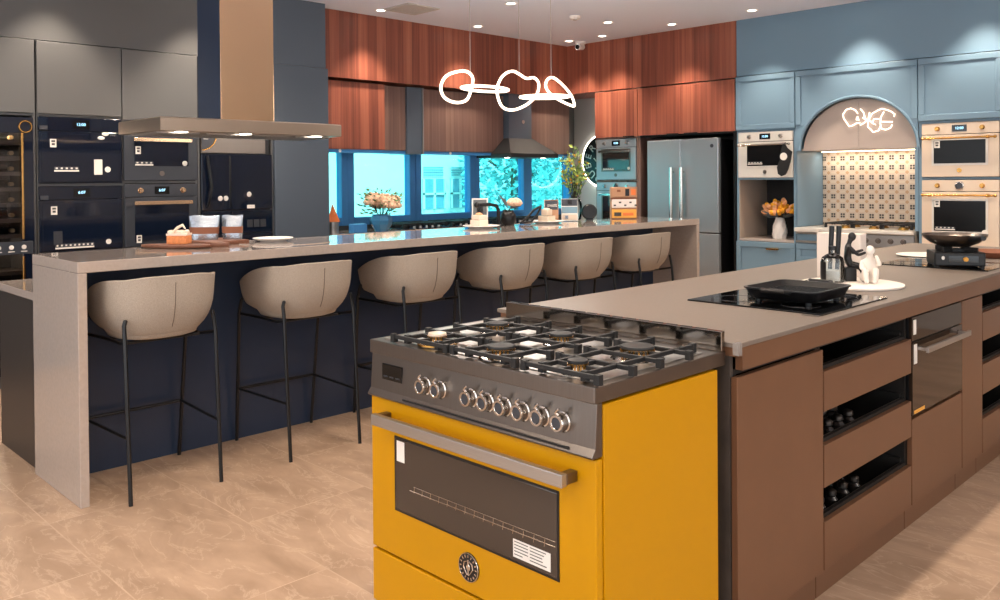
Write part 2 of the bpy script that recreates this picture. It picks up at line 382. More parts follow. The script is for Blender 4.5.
# ------------------------------------------------------------------ built-in ovens (local: x = width, front faces -y, z up)
def knob(mb, x, z, r=.017, d=.028, y=0): mb.lathe([(r*1.25, 0), (r*1.25, .004), (r, .006), (r*.9, d), (.001, d)], (x, y, z), 18, (0, -1, 0))
def tag_print(mb, x, z, w, h, y=-.0295):
    mb.box(x+w*.2, x+w*.8, y, y+.001, z+h*.62, z+h*.85); mb.box(x+w*.25, x+w*.75, y, y+.001, z+h*.25, z+h*.5)
def oven(loc, rot, w, h, style, label, group=None, sticker=True):
    """style: dict(body, glass, metal, panel_h, knobs, handle, win)"""
    t = thing('built_in_oven', label, 'oven', loc, rot, group)
    ph = style['panel']; bd = style['body']
    build(B(.024, w-.024, -.0004, .50, .022, h-.012), 'oven_body', 'black', t, True)
    build(B(0, w, -.018, -.0006, h-ph, h), 'control_panel', style.get('panel_mat', bd), t, True, bevel=.002)
    d = build(B(0, w, -.022, -.0006, 0, h-ph-.006), 'door', bd, t, True, bevel=.003)
    wx, wz0, wz1 = style['win']
    build(B(wx, w-wx, -.0265, -.0215, wz0*h, wz1*h), 'door_glass', style['glass'], d, True, bevel=.002)
    if style.get('inner'):
        f = MB(); a, b, c, e = wx-.018, w-wx+.018, wz0*h-.018, wz1*h+.018
        f.box(a, b, -.0245, -.0215, c, wz0*h); f.box(a, b, -.0245, -.0215, wz1*h, e); f.box(a, wx, -.0245, -.0215, wz0*h, wz1*h); f.box(w-wx, b, -.0245, -.0215, wz0*h, wz1*h)
        build(f, 'glass_surround', style['inner'], d, True, bevel=.001)
    if style['handle'] == 'bar':
        hm = MB(); hz = h-ph-.048; hm.box(.06, w-.06, -.066, -.052, hz-.014, hz+.014)
        hm.box(.08, .10, -.052, -.02, hz-.008, hz+.008); hm.box(w-.10, w-.08, -.052, -.02, hz-.008, hz+.008)
        build(hm, 'handle', style['metal'], d, True, bevel=.002)
    elif style['handle'] == 'rod':
        hm = MB(); hz = h-ph-.035; hm.cyl((.02, -.058, hz), (w-.02, -.058, hz), .0085, n=12)
        for x in (.02, w-.02): hm.ball((x, -.058, hz), .014)
        for x in (.075, w-.075): hm.cyl((x, -.058, hz), (x, -.02, hz), .007, n=10); hm.lathe([(.014, -.012), (.014, .012)], (x, -.058, hz), 14, (1, 0, 0))
        build(hm, 'handle', style['metal'], d, True, smooth=True)
    zc = h-ph*.5
    if style.get('display', True):
        dd = build(B(w*.5-.058, w*.5+.058, -.0205, -.0175, zc-ph*.3, zc+ph*.3), 'display', 'black_gloss', t, True)
        build(text_mb(style.get('text', '12:00'), .030, front_at(w*.5, -.0215, zc)), 'digits', 'digits', dd, True)
    else:
        dm = MB(); dm.lathe([(.036, 0), (.036, .006), (.030, .008), (.001, .008)], (w*.5, -.018, zc), 24, (0, -1, 0)); dd = build(dm, 'thermometer_dial', 'steel_shiny', t, True, smooth=True)
        build(MB().lathe([(.028, 0), (.001, .0005)], (w*.5, -.0262, zc), 24, (0, -1, 0)), 'dial_face', 'grey_metal', dd, True)
    if style.get('knobs'):
        for x in (w*.21, w*.79):
            km = MB(); knob(km, x, zc, y=-.018); build(km, 'knob', style['metal'], t, True, smooth=True)
    if style.get('badge'):
        bm_ = MB(); bm_.lathe([(.020, 0), (.020, .003), (.001, .003)], (w*.5, -.022, wz0*h*.48), 20, (0, -1, 0)); build(bm_, 'round_badge', style['badge'], d, True)
    for sx, sz, sw, sh, kind in style.get('tags', ()):
        s_ = build(B(sx, sx+sw, -.0285, -.0270, sz, sz+sh), 'sticker', 'paper' if kind == 'w' else 'grey_metal', d, True)
        pm = MB()
        if kind == 'strip':
            pm.box(sx, sx+sw, -.0296, -.0286, sz-.001, sz+sh*.28); n_ = max(3, int(sw/.03))
            for k in range(n_): pm.box(sx+sw*(k+.3)/n_, sx+sw*(k+.7)/n_, -.0296, -.0286, sz+sh*.5, sz+sh*.85)
            build(pm, 'sticker', 'paper', d, True)
        elif kind == 'w' and sh > .03: tag_print(pm, sx, sz, sw, sh); build(pm, 'sticker_print', 'ink', d, True)
    for sx, sz, r in style.get('dots', ()):
        build(MB().lathe([(r, 0), (r, .0012), (.001, .0012)], (sx, -.027, sz), 18, (0, -1, 0)), 'round_sticker', 'paper', d, True)
    return t
# ------------------------------------------------------------------ tall grey wall: cabinets stand at X=-6.65 facing +X
XW = -6.65
def carcass(t, w, d, shelves, m, h=2.47, back='grey_gap', top=None):
    build(B(0, .018, 0, d, 0, h), 'side_panel', m, t, True); build(B(w-.018, w, 0, d, 0, h), 'side_panel', m, t, True)
    build(B(.018, w-.018, d-.012, d, .1, h), 'back_panel', back, t, True)
    for z in shelves: build(B(.018, w-.018, 0, d-.012, z, z+.018), 'shelf', m, t, True)
    build(B(.018, w-.018, .05, .065, 0, .1), 'plinth', m, t, True)
def door(t, x0, x1, z0, z1, m, name='door', y=-.02): return build(B(x0+.0015, x1-.0015, y, -.001, z0, z1), name, m, t, True, bevel=.002)
c1 = thing('tall_cabinet', 'tall grey cabinet around the two black glass ovens', 'cabinet', (XW, 1.915, 0), PI/2)
carcass(c1, .592, .53, (.44, .925, 1.422, 1.925), 'grey_cab'); door(c1, 0, .592, 1.945, 2.465, 'grey_cab', 'upper_door'); door(c1, 0, .592, .1, .93, 'grey_cab', 'lower_door')
c2 = thing('tall_cabinet', 'tall grey cabinet around the two anthracite ovens with bar handles', 'cabinet', (XW, 2.511, 0), PI/2)
carcass(c2, .600, .53, (.44, .925, 1.437, 1.905), 'grey_cab'); door(c2, 0, .600, 1.925, 2.465, 'grey_cab', 'upper_door'); door(c2, 0, .600, .1, .93, 'grey_cab', 'lower_door')
c3 = thing('tall_cabinet', 'tall grey cabinet around the black glass door appliance behind the hood', 'cabinet', (XW, 3.115, 0), PI/2)
carcass(c3, .684, .53, (.44, .925, 1.85), 'grey_cab'); door(c3, 0, .684, 1.87, 2.465, 'grey_cab', 'upper_door'); door(c3, 0, .684, .1, .93, 'grey_cab', 'lower_door')
c4 = thing('tall_cabinet', 'tall plain slate blue cabinet at the end of the oven wall beside the window', 'cabinet', (XW, 3.803, 0), PI/2)
carcass(c4, .558, .53, (1.2,), 'slate'); door(c4, 0, .558, .1, 2.4695, 'slate')
c0 = thing('tall_cabinet', 'grey cabinet above and around the lit wine cooler at the left', 'cabinet', (XW, 1.295, 0), PI/2)
carcass(c0, .612, .53, (.08, 1.925), 'grey_cab'); door(c0, 0, .606, 1.945, 2.465, 'grey_cab', 'upper_door')
blk = dict(body='blue_glass', panel_mat='blue_glass', glass='blue_glass', metal='black', panel=.095, handle=None, win=(.02, .02, .75), text='12:00',
           tags=((.075, .26, .042, .06, 'w'), (.10, .085, .17, .034, 'strip'), (.005, .385, .055, .03, 'dark')), dots=((.475, .10, .022),))
o1 = oven((XW, 1.921, 1.443), PI/2, .580, .478, blk, 'handleless black glass oven, upper of the pair beside the wine cooler')
build(B(.375, .435, -.034, -.027, .06, .175), 'cloth_sticker', 'paper', o1, True, bevel=.012)
for x, z in ((.43, .335), (.46, .365)): build(MB().ball((x, -.027, z), (.026, .004, .014)), 'round_sticker', 'paper', o1, True, smooth=True)
blk2 = dict(blk, tags=((.075, .27, .042, .06, 'w'), (.09, .05, .06, .10, 'dark'), (.10, .02, .27, .036, 'strip'), (.005, .38, .055, .03, 'dark')), dots=((.475, .055, .02),), text='6:07')
oven((XW, 1.921, .945), PI/2, .580, .475, blk2, 'handleless black glass oven, lower of the pair beside the wine cooler')
for o in (o1,): pass
ant = dict(body='anthracite', glass='blue_glass', metal='copper_steel', panel=.075, handle='bar', win=(.075, .26, .74), knobs=False, badge='steel_d', text='12:00', display=False,
           tags=((.085, .205, .04, .06, 'w'), (.08, .118, .14, .030, 'strip')), dots=((.475, .135, .021),))
ant = dict(ant, display=True)
oven((XW, 2.520, 1.458), PI/2, .582, .44, ant, 'anthracite oven with copper toned handle, under the hood edge, upper of its pair')
ant2 = dict(ant, panel=.098, knobs=True, display=True, win=(.075, .08, .70), badge=None, text='6:07', tags=((.085, .03, .04, .06, 'w'), (.005, .315, .05, .03, 'dark')), dots=())
oven((XW, 2.520, .945), PI/2, .582, .485, ant2, 'anthracite oven with two round knobs, lower of its pair')
# glazed black appliance beside the anthracite ovens
t = thing('built_in_fridge', 'black glass door appliance with curved handle and steel top panel', 'fridge', (XW, 3.136, .945), PI/2)
build(B(.01, .63, .004, .48, .0, .90), 'appliance_body', 'black', t, True)
build(B(0, .58, -.02, -.0006, .735, .90), 'top_panel', 'steel_d', t, True, bevel=.003)
d = build(B(0, .64, -.024, -.0006, .262, .728), 'glass_door', 'blue_glass', t, True, bevel=.004)
build(MB().tube([(.05, -.03, .71), (.045, -.055, .66), (.06, -.06, .55), (.07, -.062, .45), (.05, -.055, .34), (.045, -.03, .29)], .011, 10), 'curved_handle', 'black', d, True, smooth=True)
build(B(.24, .255, -.028, -.022, .28, .715), 'door_divider', 'black', d, True)
for i, x in enumerate((.16, .21, .42)): build(MB().ball((x, -.026, .36+.03*(i == 2)), (.022, .005, .022)), 'round_sticker', 'paper', d, True, smooth=True)
build(B(.40, .47, -.029, -.023, .27, .30), 'sticker', 'paper', d, True)
build(B(0, .255, -.022, -.0006, .06, .255), 'drawer_front', 'blue_glass', t, True, bevel=.003)
w_ = build(B(.262, .64, -.022, -.0006, .06, .255), 'drawer_front', 'blue_glass', t, True, bevel=.003)
for k in range(3): build(B(.40+.062*k, .452+.062*k, -.0245, -.021, .11, .175), 'sticker', 'grey_metal', w_, True)
build(B(0, .64, -.022, -.0006, 0, .054), 'lower_strip', 'blue_glass', t, True)
pts = [(0, 0)]+[(.125*math.sin(a), -.125*math.cos(a)) for a in [PI/2*k/10 for k in range(11)]]
q = build(MB().prism([(.005+u, .885+v) for u, v in pts], lambda u, v, d: (u, -.0215+d, v), 0, -.002), 'quarter_round_sticker', 'grey_metal', t, True)
build(MB().tube([(.005+.125*math.sin(a), -.0245, .885-.125*math.cos(a)) for a in [PI/2*k/12 for k in range(13)]], .006, 6), 'gold_rim', 'brass', q, True)
tm = MB(); tm.box(.02, .075, -.0255, -.0235, .862, .868); tm.box(.02, .06, -.0255, -.0235, .848, .853); build(tm, 'print_lines', 'paper', q, True)
# wine cooler
t = thing('wine_cooler', 'tall lit wine cooler with gold handle at the left edge', 'wine cooler', (XW, 1.315, .1), PI/2)
cab = MB(); cab.box(0, .02, 0, .5, 0, 1.81); cab.box(.55, .57, 0, .5, 0, 1.81); cab.box(.02, .55, .48, .5, 0, 1.81); cab.box(.02, .55, 0, .48, 0, .02); cab.box(.02, .55, 0, .48, 1.79, 1.81)
build(cab, 'cooler_body', 'black', t, True)
dr = MB(); dr.box(0, .03, -.03, -.003, 0, 1.81); dr.box(.50, .57, -.03, -.003, 0, 1.81); dr.box(.03, .50, -.03, -.003, 0, .06); dr.box(.03, .50, -.03, -.003, 1.70, 1.81); dr.box(.03, .50, -.03, -.003, .845, .93)
d = build(dr, 'door_frame', 'blue_glass', t, True)
build(B(.03, .50, -.02, -.014, .06, .845), 'door_glass', 'smoke', d, True); build(B(.03, .50, -.02, -.014, .93, 1.70), 'door_glass', 'smoke', d, True)
build(B(.488, .502, -.05, -.03, .95, 1.70), 'handle', 'brass', d, True, bevel=.003); build(B(.488, .502, -.05, -.03, .1, .83), 'handle', 'brass', d, True, bevel=.003)
build(B(.28, .56, -.035, -.029, .845, .935), 'sign_plate', 'anthracite', d, True, bevel=.003)
sm = MB()
for x in (.34, .42, .50): sm.ball((x, -.036, .895), (.016, .003, .016)); sm.box(x-.02, x+.02, -.037, -.035, .862, .868)
build(sm, 'sign_icons', 'paper', d, True)
rg = MB(); rg.tube([(.520+.040*math.cos(a), -.033, 1.745+.040*math.sin(a)) for a in [2*PI*k/28 for k in range(28)]], .006, 6, True); build(rg, 'round_badge', 'brass', d, True, smooth=True)
WS = [.16, .30, .44, .58, .72, .98, 1.09, 1.20, 1.31, 1.42, 1.53, 1.64]
for z in WS:
    s_ = MB(); s_.box(.02, .55, .02, .46, z-.016, z-.008)
    s_.box(.03, .54, .0, .02, z-.022, z+.006); build(s_, 'wine_shelf', 'steel_d', t, True)
li = bpy.data.lights.new('cooler_lamp', 'POINT'); li.energy = 14; li.color = (1, .8, .58); li.shadow_soft_size = .03
for zz in (.8, 1.74):
    lo = bpy.data.objects.new('cooler_lamp', li); COL.objects.link(lo); lo.location = (XW-.03, 1.6, .1+zz-.02)
def wine_bottle(loc, label):
    b = thing('wine_bottle', label, 'bottle', loc, PI/2, 'bottles lying in the wine cooler')
    build(MB().lathe([(.001, 0), (.013, .0), (.0135, .10), (.033, .16), (.036, .30), (.001, .30)], (0, .02, 0), 16, (0, 1, 0)), 'bottle_glass', 'bottle_dk', b, True, smooth=True)
    build(MB().lathe([(.001, 0), (.0155, 0), (.0155, .045), (.001, .046)], (0, .017, 0), 14, (0, 1, 0)), 'foil_cap', 'label_gold', b, True, smooth=True)
    return b
first = None
names = ['top', 'second', 'third', 'fourth', 'fifth', 'sixth', 'seventh']
seq = list(reversed(WS[5:]))
for r, z in enumerate(seq):
    for k in range(2):
        y = 1.315+.355+.095*k; l = 'gold capped wine bottle on the %s shelf of the cooler, %s of two' % (names[r], ('left', 'right')[k])
        if first is None: first = wine_bottle((XW-.03, y, .1+z+.029), l)
        else: dup(first, (XW-.03, y, .1+z+.029), l)
# ------------------------------------------------------------------ wood uppers and window counter on wall_left
def upper(y0, y1, z0, z1, m, label, X=-6.86, grp=None, logo=False):
    t = thing('wall_cabinet', label, 'cabinet', (X, y0, z0), PI/2, grp); w = y1-y0; h = z1-z0
    build(B(.002, w-.002, 0, -7.2*-1+X, .03, h), 'cabinet_body', m, t, True)
    door(t, 0, w, .035, h, m)
    build(B(0, w, -.012, .12, 0, .03), 'light_rail', 'frame_blue', t, True)
    if logo: build(MB().lathe([(.016, 0), (.016, .002), (.001, .002)], (w*.33, -.012, .016), 16, (0, -1, 0)), 'round_badge', 'paper', t, True)
    return t
upper(4.365, 5.16, 1.715, 2.40, 'wood', 'lit walnut wall cabinet beside the slate tall cabinet', logo=True)
upper(5.165, 5.47, 1.715, 2.40, 'wood_shaded', 'narrow dim walnut wall cabinet left of the dark upright panel', X=-6.92)
t = thing('filler_column', 'dark slate upright panel between the walnut wall cabinets', 'panel', (-6.88, 5.475, 1.715), PI/2)
build(B(0, .20, 0, .3, 0, .69), 'column_body', 'slate', t, True); build(B(.195, .21, -.012, .02, 0, .69), 'metal_edge', 'steel', t, True)
upper(5.69, 6.895, 1.715, 2.40, 'wood_shaded', 'dim wide walnut wall cabinet left of the black pyramid hood', X=-6.92, logo=True)
upper(7.305, 8.05, 1.715, 2.40, 'wood_shaded', 'dim walnut wall cabinet right of the black pyramid hood', X=-6.92)
t = thing('chimney_hood', 'black pyramid chimney hood above the window counter', 'range hood', (-6.80, 7.10, 1.69))
f4 = lambda x0, x1, y0, y1, z: [Vector((x0, y0, z)), Vector((x1, y0, z)), Vector((x1, y1, z)), Vector((x0, y1, z))]
m = MB(); m.loft([f4(-.38, .20, -.40, .40, 0), f4(-.38, .20, -.40, .40, .045), f4(-.36, -.02, -.20, .20, .225)]); build(m, 'pyramid_canopy', 'grey_gap', t, True, bevel=.003)
build(B(-.36, -.03, -.19, .19, .225, .735), 'chimney', 'slate', t, True)
build(MB().lathe([(.022, 0), (.022, .003), (.001, .003)], (-.03, .05, .42), 18, (1, 0, 0)), 'round_badge', 'steel', t, True)
lm = MB()
for y in (-.3, .3): lm.lathe([(.03, -.004), (.03, -.0005)], (.05, y, 0), 16)
build(lm, 'lamp', 'led', t, True)
# base run under the window with its worktop
t = thing('base_cabinet', 'slate base cabinet run under the window counter', 'cabinet', (-6.62, 4.37, 0), PI/2)
build(B(.002, 3.35, .02, .575, .1, .908), 'cabinet_body', 'slate', t, True); build(B(0, 3.35, .06, .5, 0, .1), 'plinth', 'grey_gap', t, True)
for k in range(5): door(t, .67*k, .67*k+.67, .11, .90, 'slate', y=0.0)
tag(build(B(-7.19, -6.585, 4.37, 8.49, .91, .95), 'worktop', 'bar', bevel=.003), 'pale stone worktop running under the windows', 'worktop')
def grate(mb, x0, x1, y0, y1, z, r=.006):
    for a in (x0, x1, (x0+x1)/2): mb.box(a-r, a+r, y0, y1, z-.006, z+.006)
    for b in (y0, y1, (y0+y1)/2): mb.box(x0, x1, b-r, b+r, z-.006, z+.006)
    for a in (x0, x1):
        for b in (y0, y1): mb.box(a-r, a+r, b-r, b+r, z-.04, z-.006)
def counter_hob(y, w, label):
    t = thing('gas_hob', label, 'hob', (-6.89, y, .95))
    build(B(-.24, .24, -w/2, w/2, 0, .008), 'hob_plate', 'blue_glass', t, True, bevel=.002)
    n = 3
    for k in range(n):
        a = -w/2+.02+k*(w-.04)/n; b = a+(w-.04)/n-.015
        g = MB(); grate(g, -.20, .20, a, b, .052); build(g, 'grate', 'black_matt', t, True)
        for x in (-.1, .1): build(MB().lathe([(.034, .008), (.034, .022), (.026, .024), (.026, .032), (.001, .033)], (x, (a+b)/2, 0), 16), 'burner', 'black_matt', t, True)
    for k in range(5): build(MB().lathe([(.016, .008), (.014, .03), (.001, .03)], (.215, -.16+.08*k, 0), 12), 'knob', 'steel', t, True)
    return t
counter_hob(5.55, .62, 'gas hob with black grates on the window counter right of the flower vase')
counter_hob(6.18, .56, 'gas hob with black grates on the window counter behind the bent black stand')
counter_hob(6.92, .86, 'gas hob with black grates under the black pyramid hood')
# small things on the window counter
t = thing('flower_vase', 'blue faceted vase of peach flowers in front of the window', 'vase', (-6.64, 4.955, .95), 0); t.scale = (1.2, 1.2, 1.0)
build(MB().lathe([(.001, 0), (.05, 0), (.085, .07), (.095, .11), (.072, .155), (.078, .165), (.066, .16), (.06, .13), (.001, .12)], (0, 0, 0), 8), 'vase_body', 'vase_blue', t, True)
st = MB(); heads = []
for k in range(15):
    a = rnd.uniform(0, 6.28); r = rnd.uniform(.02, .15); z = .19+.17*(1-(r/.2)**2)*rnd.uniform(.5, 1.0)
    heads.append((r*math.cos(a), r*math.sin(a), z)); st.tube([(0, 0, .13), (r*math.cos(a)*.5, r*math.sin(a)*.5, .18), (r*math.cos(a), r*math.sin(a), z)], .003, 5)
build(st, 'stems', 'stem', t, True)
def rose(mb, c, r):
    c = Vector(c)
    mb.ball(c, r*.55, 10, 7)
    for ring, nn, rr, tilt in ((0, 5, .62, .9), (1, 7, .95, .45)):
        for k in range(nn):
            a = 2*PI*k/nn+ring*.4+rnd.uniform(-.1, .1); d = Vector((math.cos(a), math.sin(a), 0))
            p = c+d*r*rr*.62+Vector((0, 0, r*(tilt-.55)*.5)); mb.ball(p, (r*.46, r*.46, r*.42), 8, 6, .08)
for h in heads[:13]: m = MB(); rose(m, h, rnd.uniform(.060, .078)); build(m, 'flower_head', 'petal', t, True, smooth=True, ang=80)
lf = MB()
for k in range(150):
    a = rnd.uniform(0, 6.28); r = rnd.uniform(.03, .17); z = rnd.uniform(.17, .40); lf.leaf((r*math.cos(a), r*math.sin(a), z), (math.cos(a), math.sin(a), rnd.uniform(-.2, .9)), rnd.uniform(.04, .07), .02)
build(lf, 'foliage', 'leaf', t, True)
t = thing('table_pennant', 'orange folded card standing on a pale tin beside the slate cabinet', 'card', (-6.72, 4.455, .95))
build(MB().lathe([(.055, 0), (.055, .11), (.048, .11), (.048, .02), (.001, .02)], (0, 0, 0), 20), 'tin', 'steel', t, True, smooth=True)
build(MB().loft([[Vector((0, -.06, .11)), Vector((.03, .06, .11)), Vector((-.03, .06, .11))], [Vector((0, -.01, .27)), Vector((.003, .0, .27)), Vector((-.003, .0, .27))]]), 'folded_card', 'orange', t, True)
tag(build(B(-6.68, -6.60, 4.60, 4.76, .95, 1.035), 'small_box', 'frame_blue', bevel=.008), 'small blue box on the counter between the vase and the orange card', 'box')
# planter with tall flowering twigs at the corner of the window
t = thing('flowering_plant', 'tall leafy twigs with pale flowers by the last window', 'plant', (-6.66, 7.86, .95))
build(MB().lathe([(.001, 0), (.07, 0), (.10, .10), (.09, .20), (.07, .24), (.08, .25), (.06, .24), (.001, .2)], (0, 0, 0), 20), 'vase_body', 'clear', t, True, smooth=True)
st = MB(); lf = MB(); l2 = MB(); fl = MB()
for k in range(18):
    a = rnd.uniform(0, 6.28); sp = rnd.uniform(.05, .24); top = rnd.uniform(.35, .80)*(1.1-sp)
    p = [Vector((sp*math.cos(a)*f**1.4, sp*math.sin(a)*f**1.4, .12+top*f)) for f in (0, .3, .6, .85, 1)]
    st.tube(p, [.004, .004, .003, .002, .002], 5)
    for j in range(17):
        f = rnd.uniform(.35, 1.05); i = min(3, int(f*4)); q = p[i].lerp(p[i+1], rnd.random()); d = (rnd.uniform(-1, 1), rnd.uniform(-1, 1), rnd.uniform(-.2, 1))
        (lf if rnd.random() < .45 else l2).leaf(q, d, rnd.uniform(.045, .08), .034)
        if rnd.random() < .1: fl.ball(q+Vector(d)*.02, .014, 6, 5, .2)
build(st, 'twigs', 'stem', t, True); build(lf, 'leaves', 'leaf', t, True); build(l2, 'lime_leaves', 'leaf_lime', t, True); build(fl, 'blossoms', 'petal_y', t, True)
# round dark sign with glowing rim on wall_far
t = thing('round_sign', 'round black sign with white lettering and glowing rim, half behind the oven tower', 'sign', (-6.70, 8.495, 1.665))
build(MB().lathe([(.325, 0), (.325, .03), (.001, .031)], (0, 0, 0), 48, (0, -1, 0)), 'sign_disc', 'black', t, True)
build(MB().tube([(.333*math.cos(a), -.022, .333*math.sin(a)) for a in [2*PI*k/64 for k in range(64)]], .010, 8, True), 'glowing_rim', 'led', t, True, smooth=True)
word = 'DUBERD'
for k, ch in enumerate(word):
    a = R_(252-29*k); c = Vector((.235*math.cos(a), -.033, .235*math.sin(a)))
    mt = Matrix.Translation(c) @ Matrix.Rotation(-(a-PI/2), 4, 'Y') @ FRONT
    build(text_mb(ch, .13, mt, .002), 'sign_letter', 'paper', t, True)
em = MB()
for k in range(7):
    a = 2*PI*k/7; em.tube([(.04*math.cos(a), -.033, .04*math.sin(a)), (.10*math.cos(a+.5), -.034, .10*math.sin(a+.5)), (.15*math.cos(a+.2), -.033, .15*math.sin(a+.2))], .008, 6)
build(em, 'sign_ornament', 'paper', t, True)
# ------------------------------------------------------------------ fridge wall (faces -Y, front Y=7.9)
YF = 7.9
t = thing('tall_cabinet', 'walnut tall cabinet holding the blue tinted steel ovens', 'cabinet', (-6.355, YF, 0), 0)
carcass(t, .61, .585, (.40, .79, 1.408, 1.908), 'wood_shaded', 2.47); door(t, 0, .61, 1.925, 2.458, 'wood', 'upper_door'); door(t, 0, .61, .1, .78, 'wood', 'lower_door')
build(B(.42, .56, -.035, -.005, 1.916, 1.93), 'grip', 'black', t, True, bevel=.003)
stl = dict(body='steel_sat', glass='oven_glass', metal='steel_shiny', panel=.095, handle='bar', win=(.09, .24, .72), knobs=True, badge='steel_d', text='12:00', inner='steel_d', tags=((.10, .115, .16, .024, 'strip'),), dots=((.47, .13, .018),))
oven((-6.333, YF, 1.43), 0, .566, .47, stl, 'compact steel oven under the walnut doors, upper of its pair')
oven((-6.333, YF, .81), 0, .566, .59, dict(stl, display=False, tags=(), dots=(), badge=None), 'steel oven partly behind the sample box stand, lower of its pair')
t = thing('fridge_surround', 'walnut surround with two upper doors over the steel fridge', 'cabinet', (-5.74, YF, 0), 0)
build(B(0, .02, 0, .585, 0, 2.47), 'side_panel', 'wood_shaded', t, True); build(B(1.195, 1.225, 0, .585, 0, 2.47), 'side_panel', 'black', t, True)
build(B(.02, 1.195, .57, .585, 0, 2.47), 'back_panel', 'black', t, True); build(B(.02, 1.195, 0, .57, 1.905, 1.925), 'shelf', 'black', t, True)
for a, b, g in ((0, .575, (.40, .54)), (.575, 1.222, (.62, .78))):
    d = door(t, a, b, 1.925, 2.458, 'wood', 'upper_door'); build(B(g[0], g[1], -.035, -.005, 1.916, 1.932), 'grip', 'black', d, True, bevel=.003)
t = thing('refrigerator', 'steel french door refrigerator under the walnut doors', 'fridge', (-5.585, YF, 0), 0)
build(B(.005, .895, -.0, .55, .03, 1.85), 'fridge_body', 'black', t, True, bevel=.004)
dl = build(B(0, .433, -.055, -.004, .865, 1.862), 'door', 'steel_sat', t, True, bevel=.008); dr_ = build(B(.437, .895, -.055, -.004, .865, 1.862), 'door', 'steel_sat', t, True, bevel=.008)
build(B(0, .433, -.055, -.004, .04, .855), 'lower_door', 'steel_sat', t, True, bevel=.008); build(B(.437, .895, -.055, -.004, .04, .855), 'lower_door', 'steel_sat', t, True, bevel=.008)
for x, dd in ((.345, dl), (.475, dr_)):
    m = MB(); m.cyl((x, -.105, .90), (x, -.105, 1.56), .021, n=16)
    for z in (.95, 1.51): m.cyl((x, -.105, z), (x, -.05, z), .010, n=10)
    build(m, 'handle', 'steel_shiny', dd, True, smooth=True)
build(MB().lathe([(.02, 0), (.02, .003), (.001, .003)], (.82, -.055, 1.78), 16, (0, -1, 0)), 'round_badge', 'grey_metal', dr_, True)
# ------------------------------------------------------------------ blue cabinetry
def shaker(t, x0, x1, z0, z1, m='blue', name='door', y=0.0):
    d = build(B(x0+.002, x1-.002, y-.016, y-.001, z0, z1), name, m, t, True)
    f = MB(); r = .055
    f.box(x0+.002, x1-.002, y-.028, y-.0165, z1-r, z1); f.box(x0+.002, x1-.002, y-.028, y-.0165, z0, z0+r); f.box(x0+.002, x0+r, y-.028, y-.0165, z0+r, z1-r); f.box(x1-r, x1-.002, y-.028, y-.0165, z0+r, z1-r)
    build(f, 'raised_frame', m, d, True, bevel=.006)
    return d
t = thing('tall_cabinet', 'blue tall cabinet with ivory oven and open flower niche', 'cabinet', (-4.505, YF, 0), 0)
W = .64
build(B(0, .025, 0, .585, 0, 2.48), 'side_panel', 'blue', t, True); build(B(W-.025, W, 0, .585, 0, 2.48), 'side_panel', 'blue', t, True)
build(B(.025, W-.025, .57, .585, 0, 2.48), 'back_panel', 'grey_gap', t, True)
for z in (.42, 1.42, 1.905): build(B(.025, W-.025, 0, .57, z, z+.02), 'shelf', 'blue', t, True)
build(B(.025, W-.025, 0, .57, .80, .822), 'niche_floor', 'arch', t, True); build(B(.025, .032, .002, .569, .823, 1.42), 'niche_lining', 'blue_in', t, True)
build(B(.025, W-.025, .05, .07, 0, .1), 'plinth', 'blue', t, True)
shaker(t, .0, W, 1.925, 2.475, name='upper_door'); d = shaker(t, 0, W, .435, .795, name='drawer')
build(B(.34, .47, -.05, -.028, .722, .738), 'handle', 'brass', d, True, bevel=.004); shaker(t, 0, W, .1, .43, name='drawer')
iv = dict(body='cream2', glass='oven_black', metal='steel_shiny', panel=.095, handle='rod', win=(.10, .26, .74), knobs=True, badge='steel_d', text='12:00', inner='cream2', tags=((.11, .135, .16, .026, 'strip'),), dots=())
oven((-4.478, YF, 1.442), 0, .586, .460, iv, 'ivory oven above the flower niche with a black oven mitt on its handle')
t = thing('oven_mitt', 'black oven mitt with round white print hanging from the ivory oven handle', 'oven mitt', (-3.945, YF-.092, 1.765)); t.scale = (.74, 1, .74)
pr = [(-.02, 0), (.02, 0), (.05, -.05), (.115, -.10), (.09, -.22), (.06, -.33), (.02, -.40), (-.04, -.42), (-.085, -.39), (-.10, -.30), (-.075, -.24), (-.055, -.20), (-.045, -.10)]
m = MB(); m.prism(pr, lambda u, v, d: (u+.02, d, v), -.035, -.018); build(m, 'mitt_body', 'rubber', t, True, bevel=.006)
build(MB().tube([(0.02, -.026, 0), (.02, -.02, .018), (.02, .01, .024), (.02, .018, .0)], .005, 6), 'hanging_loop', 'rubber', t, True)
build(MB().lathe([(.05, 0), (.05, .002), (.001, .002)], (.02, -.036, -.16), 24, (0, -1, 0)), 'round_print', 'paper', t, True)
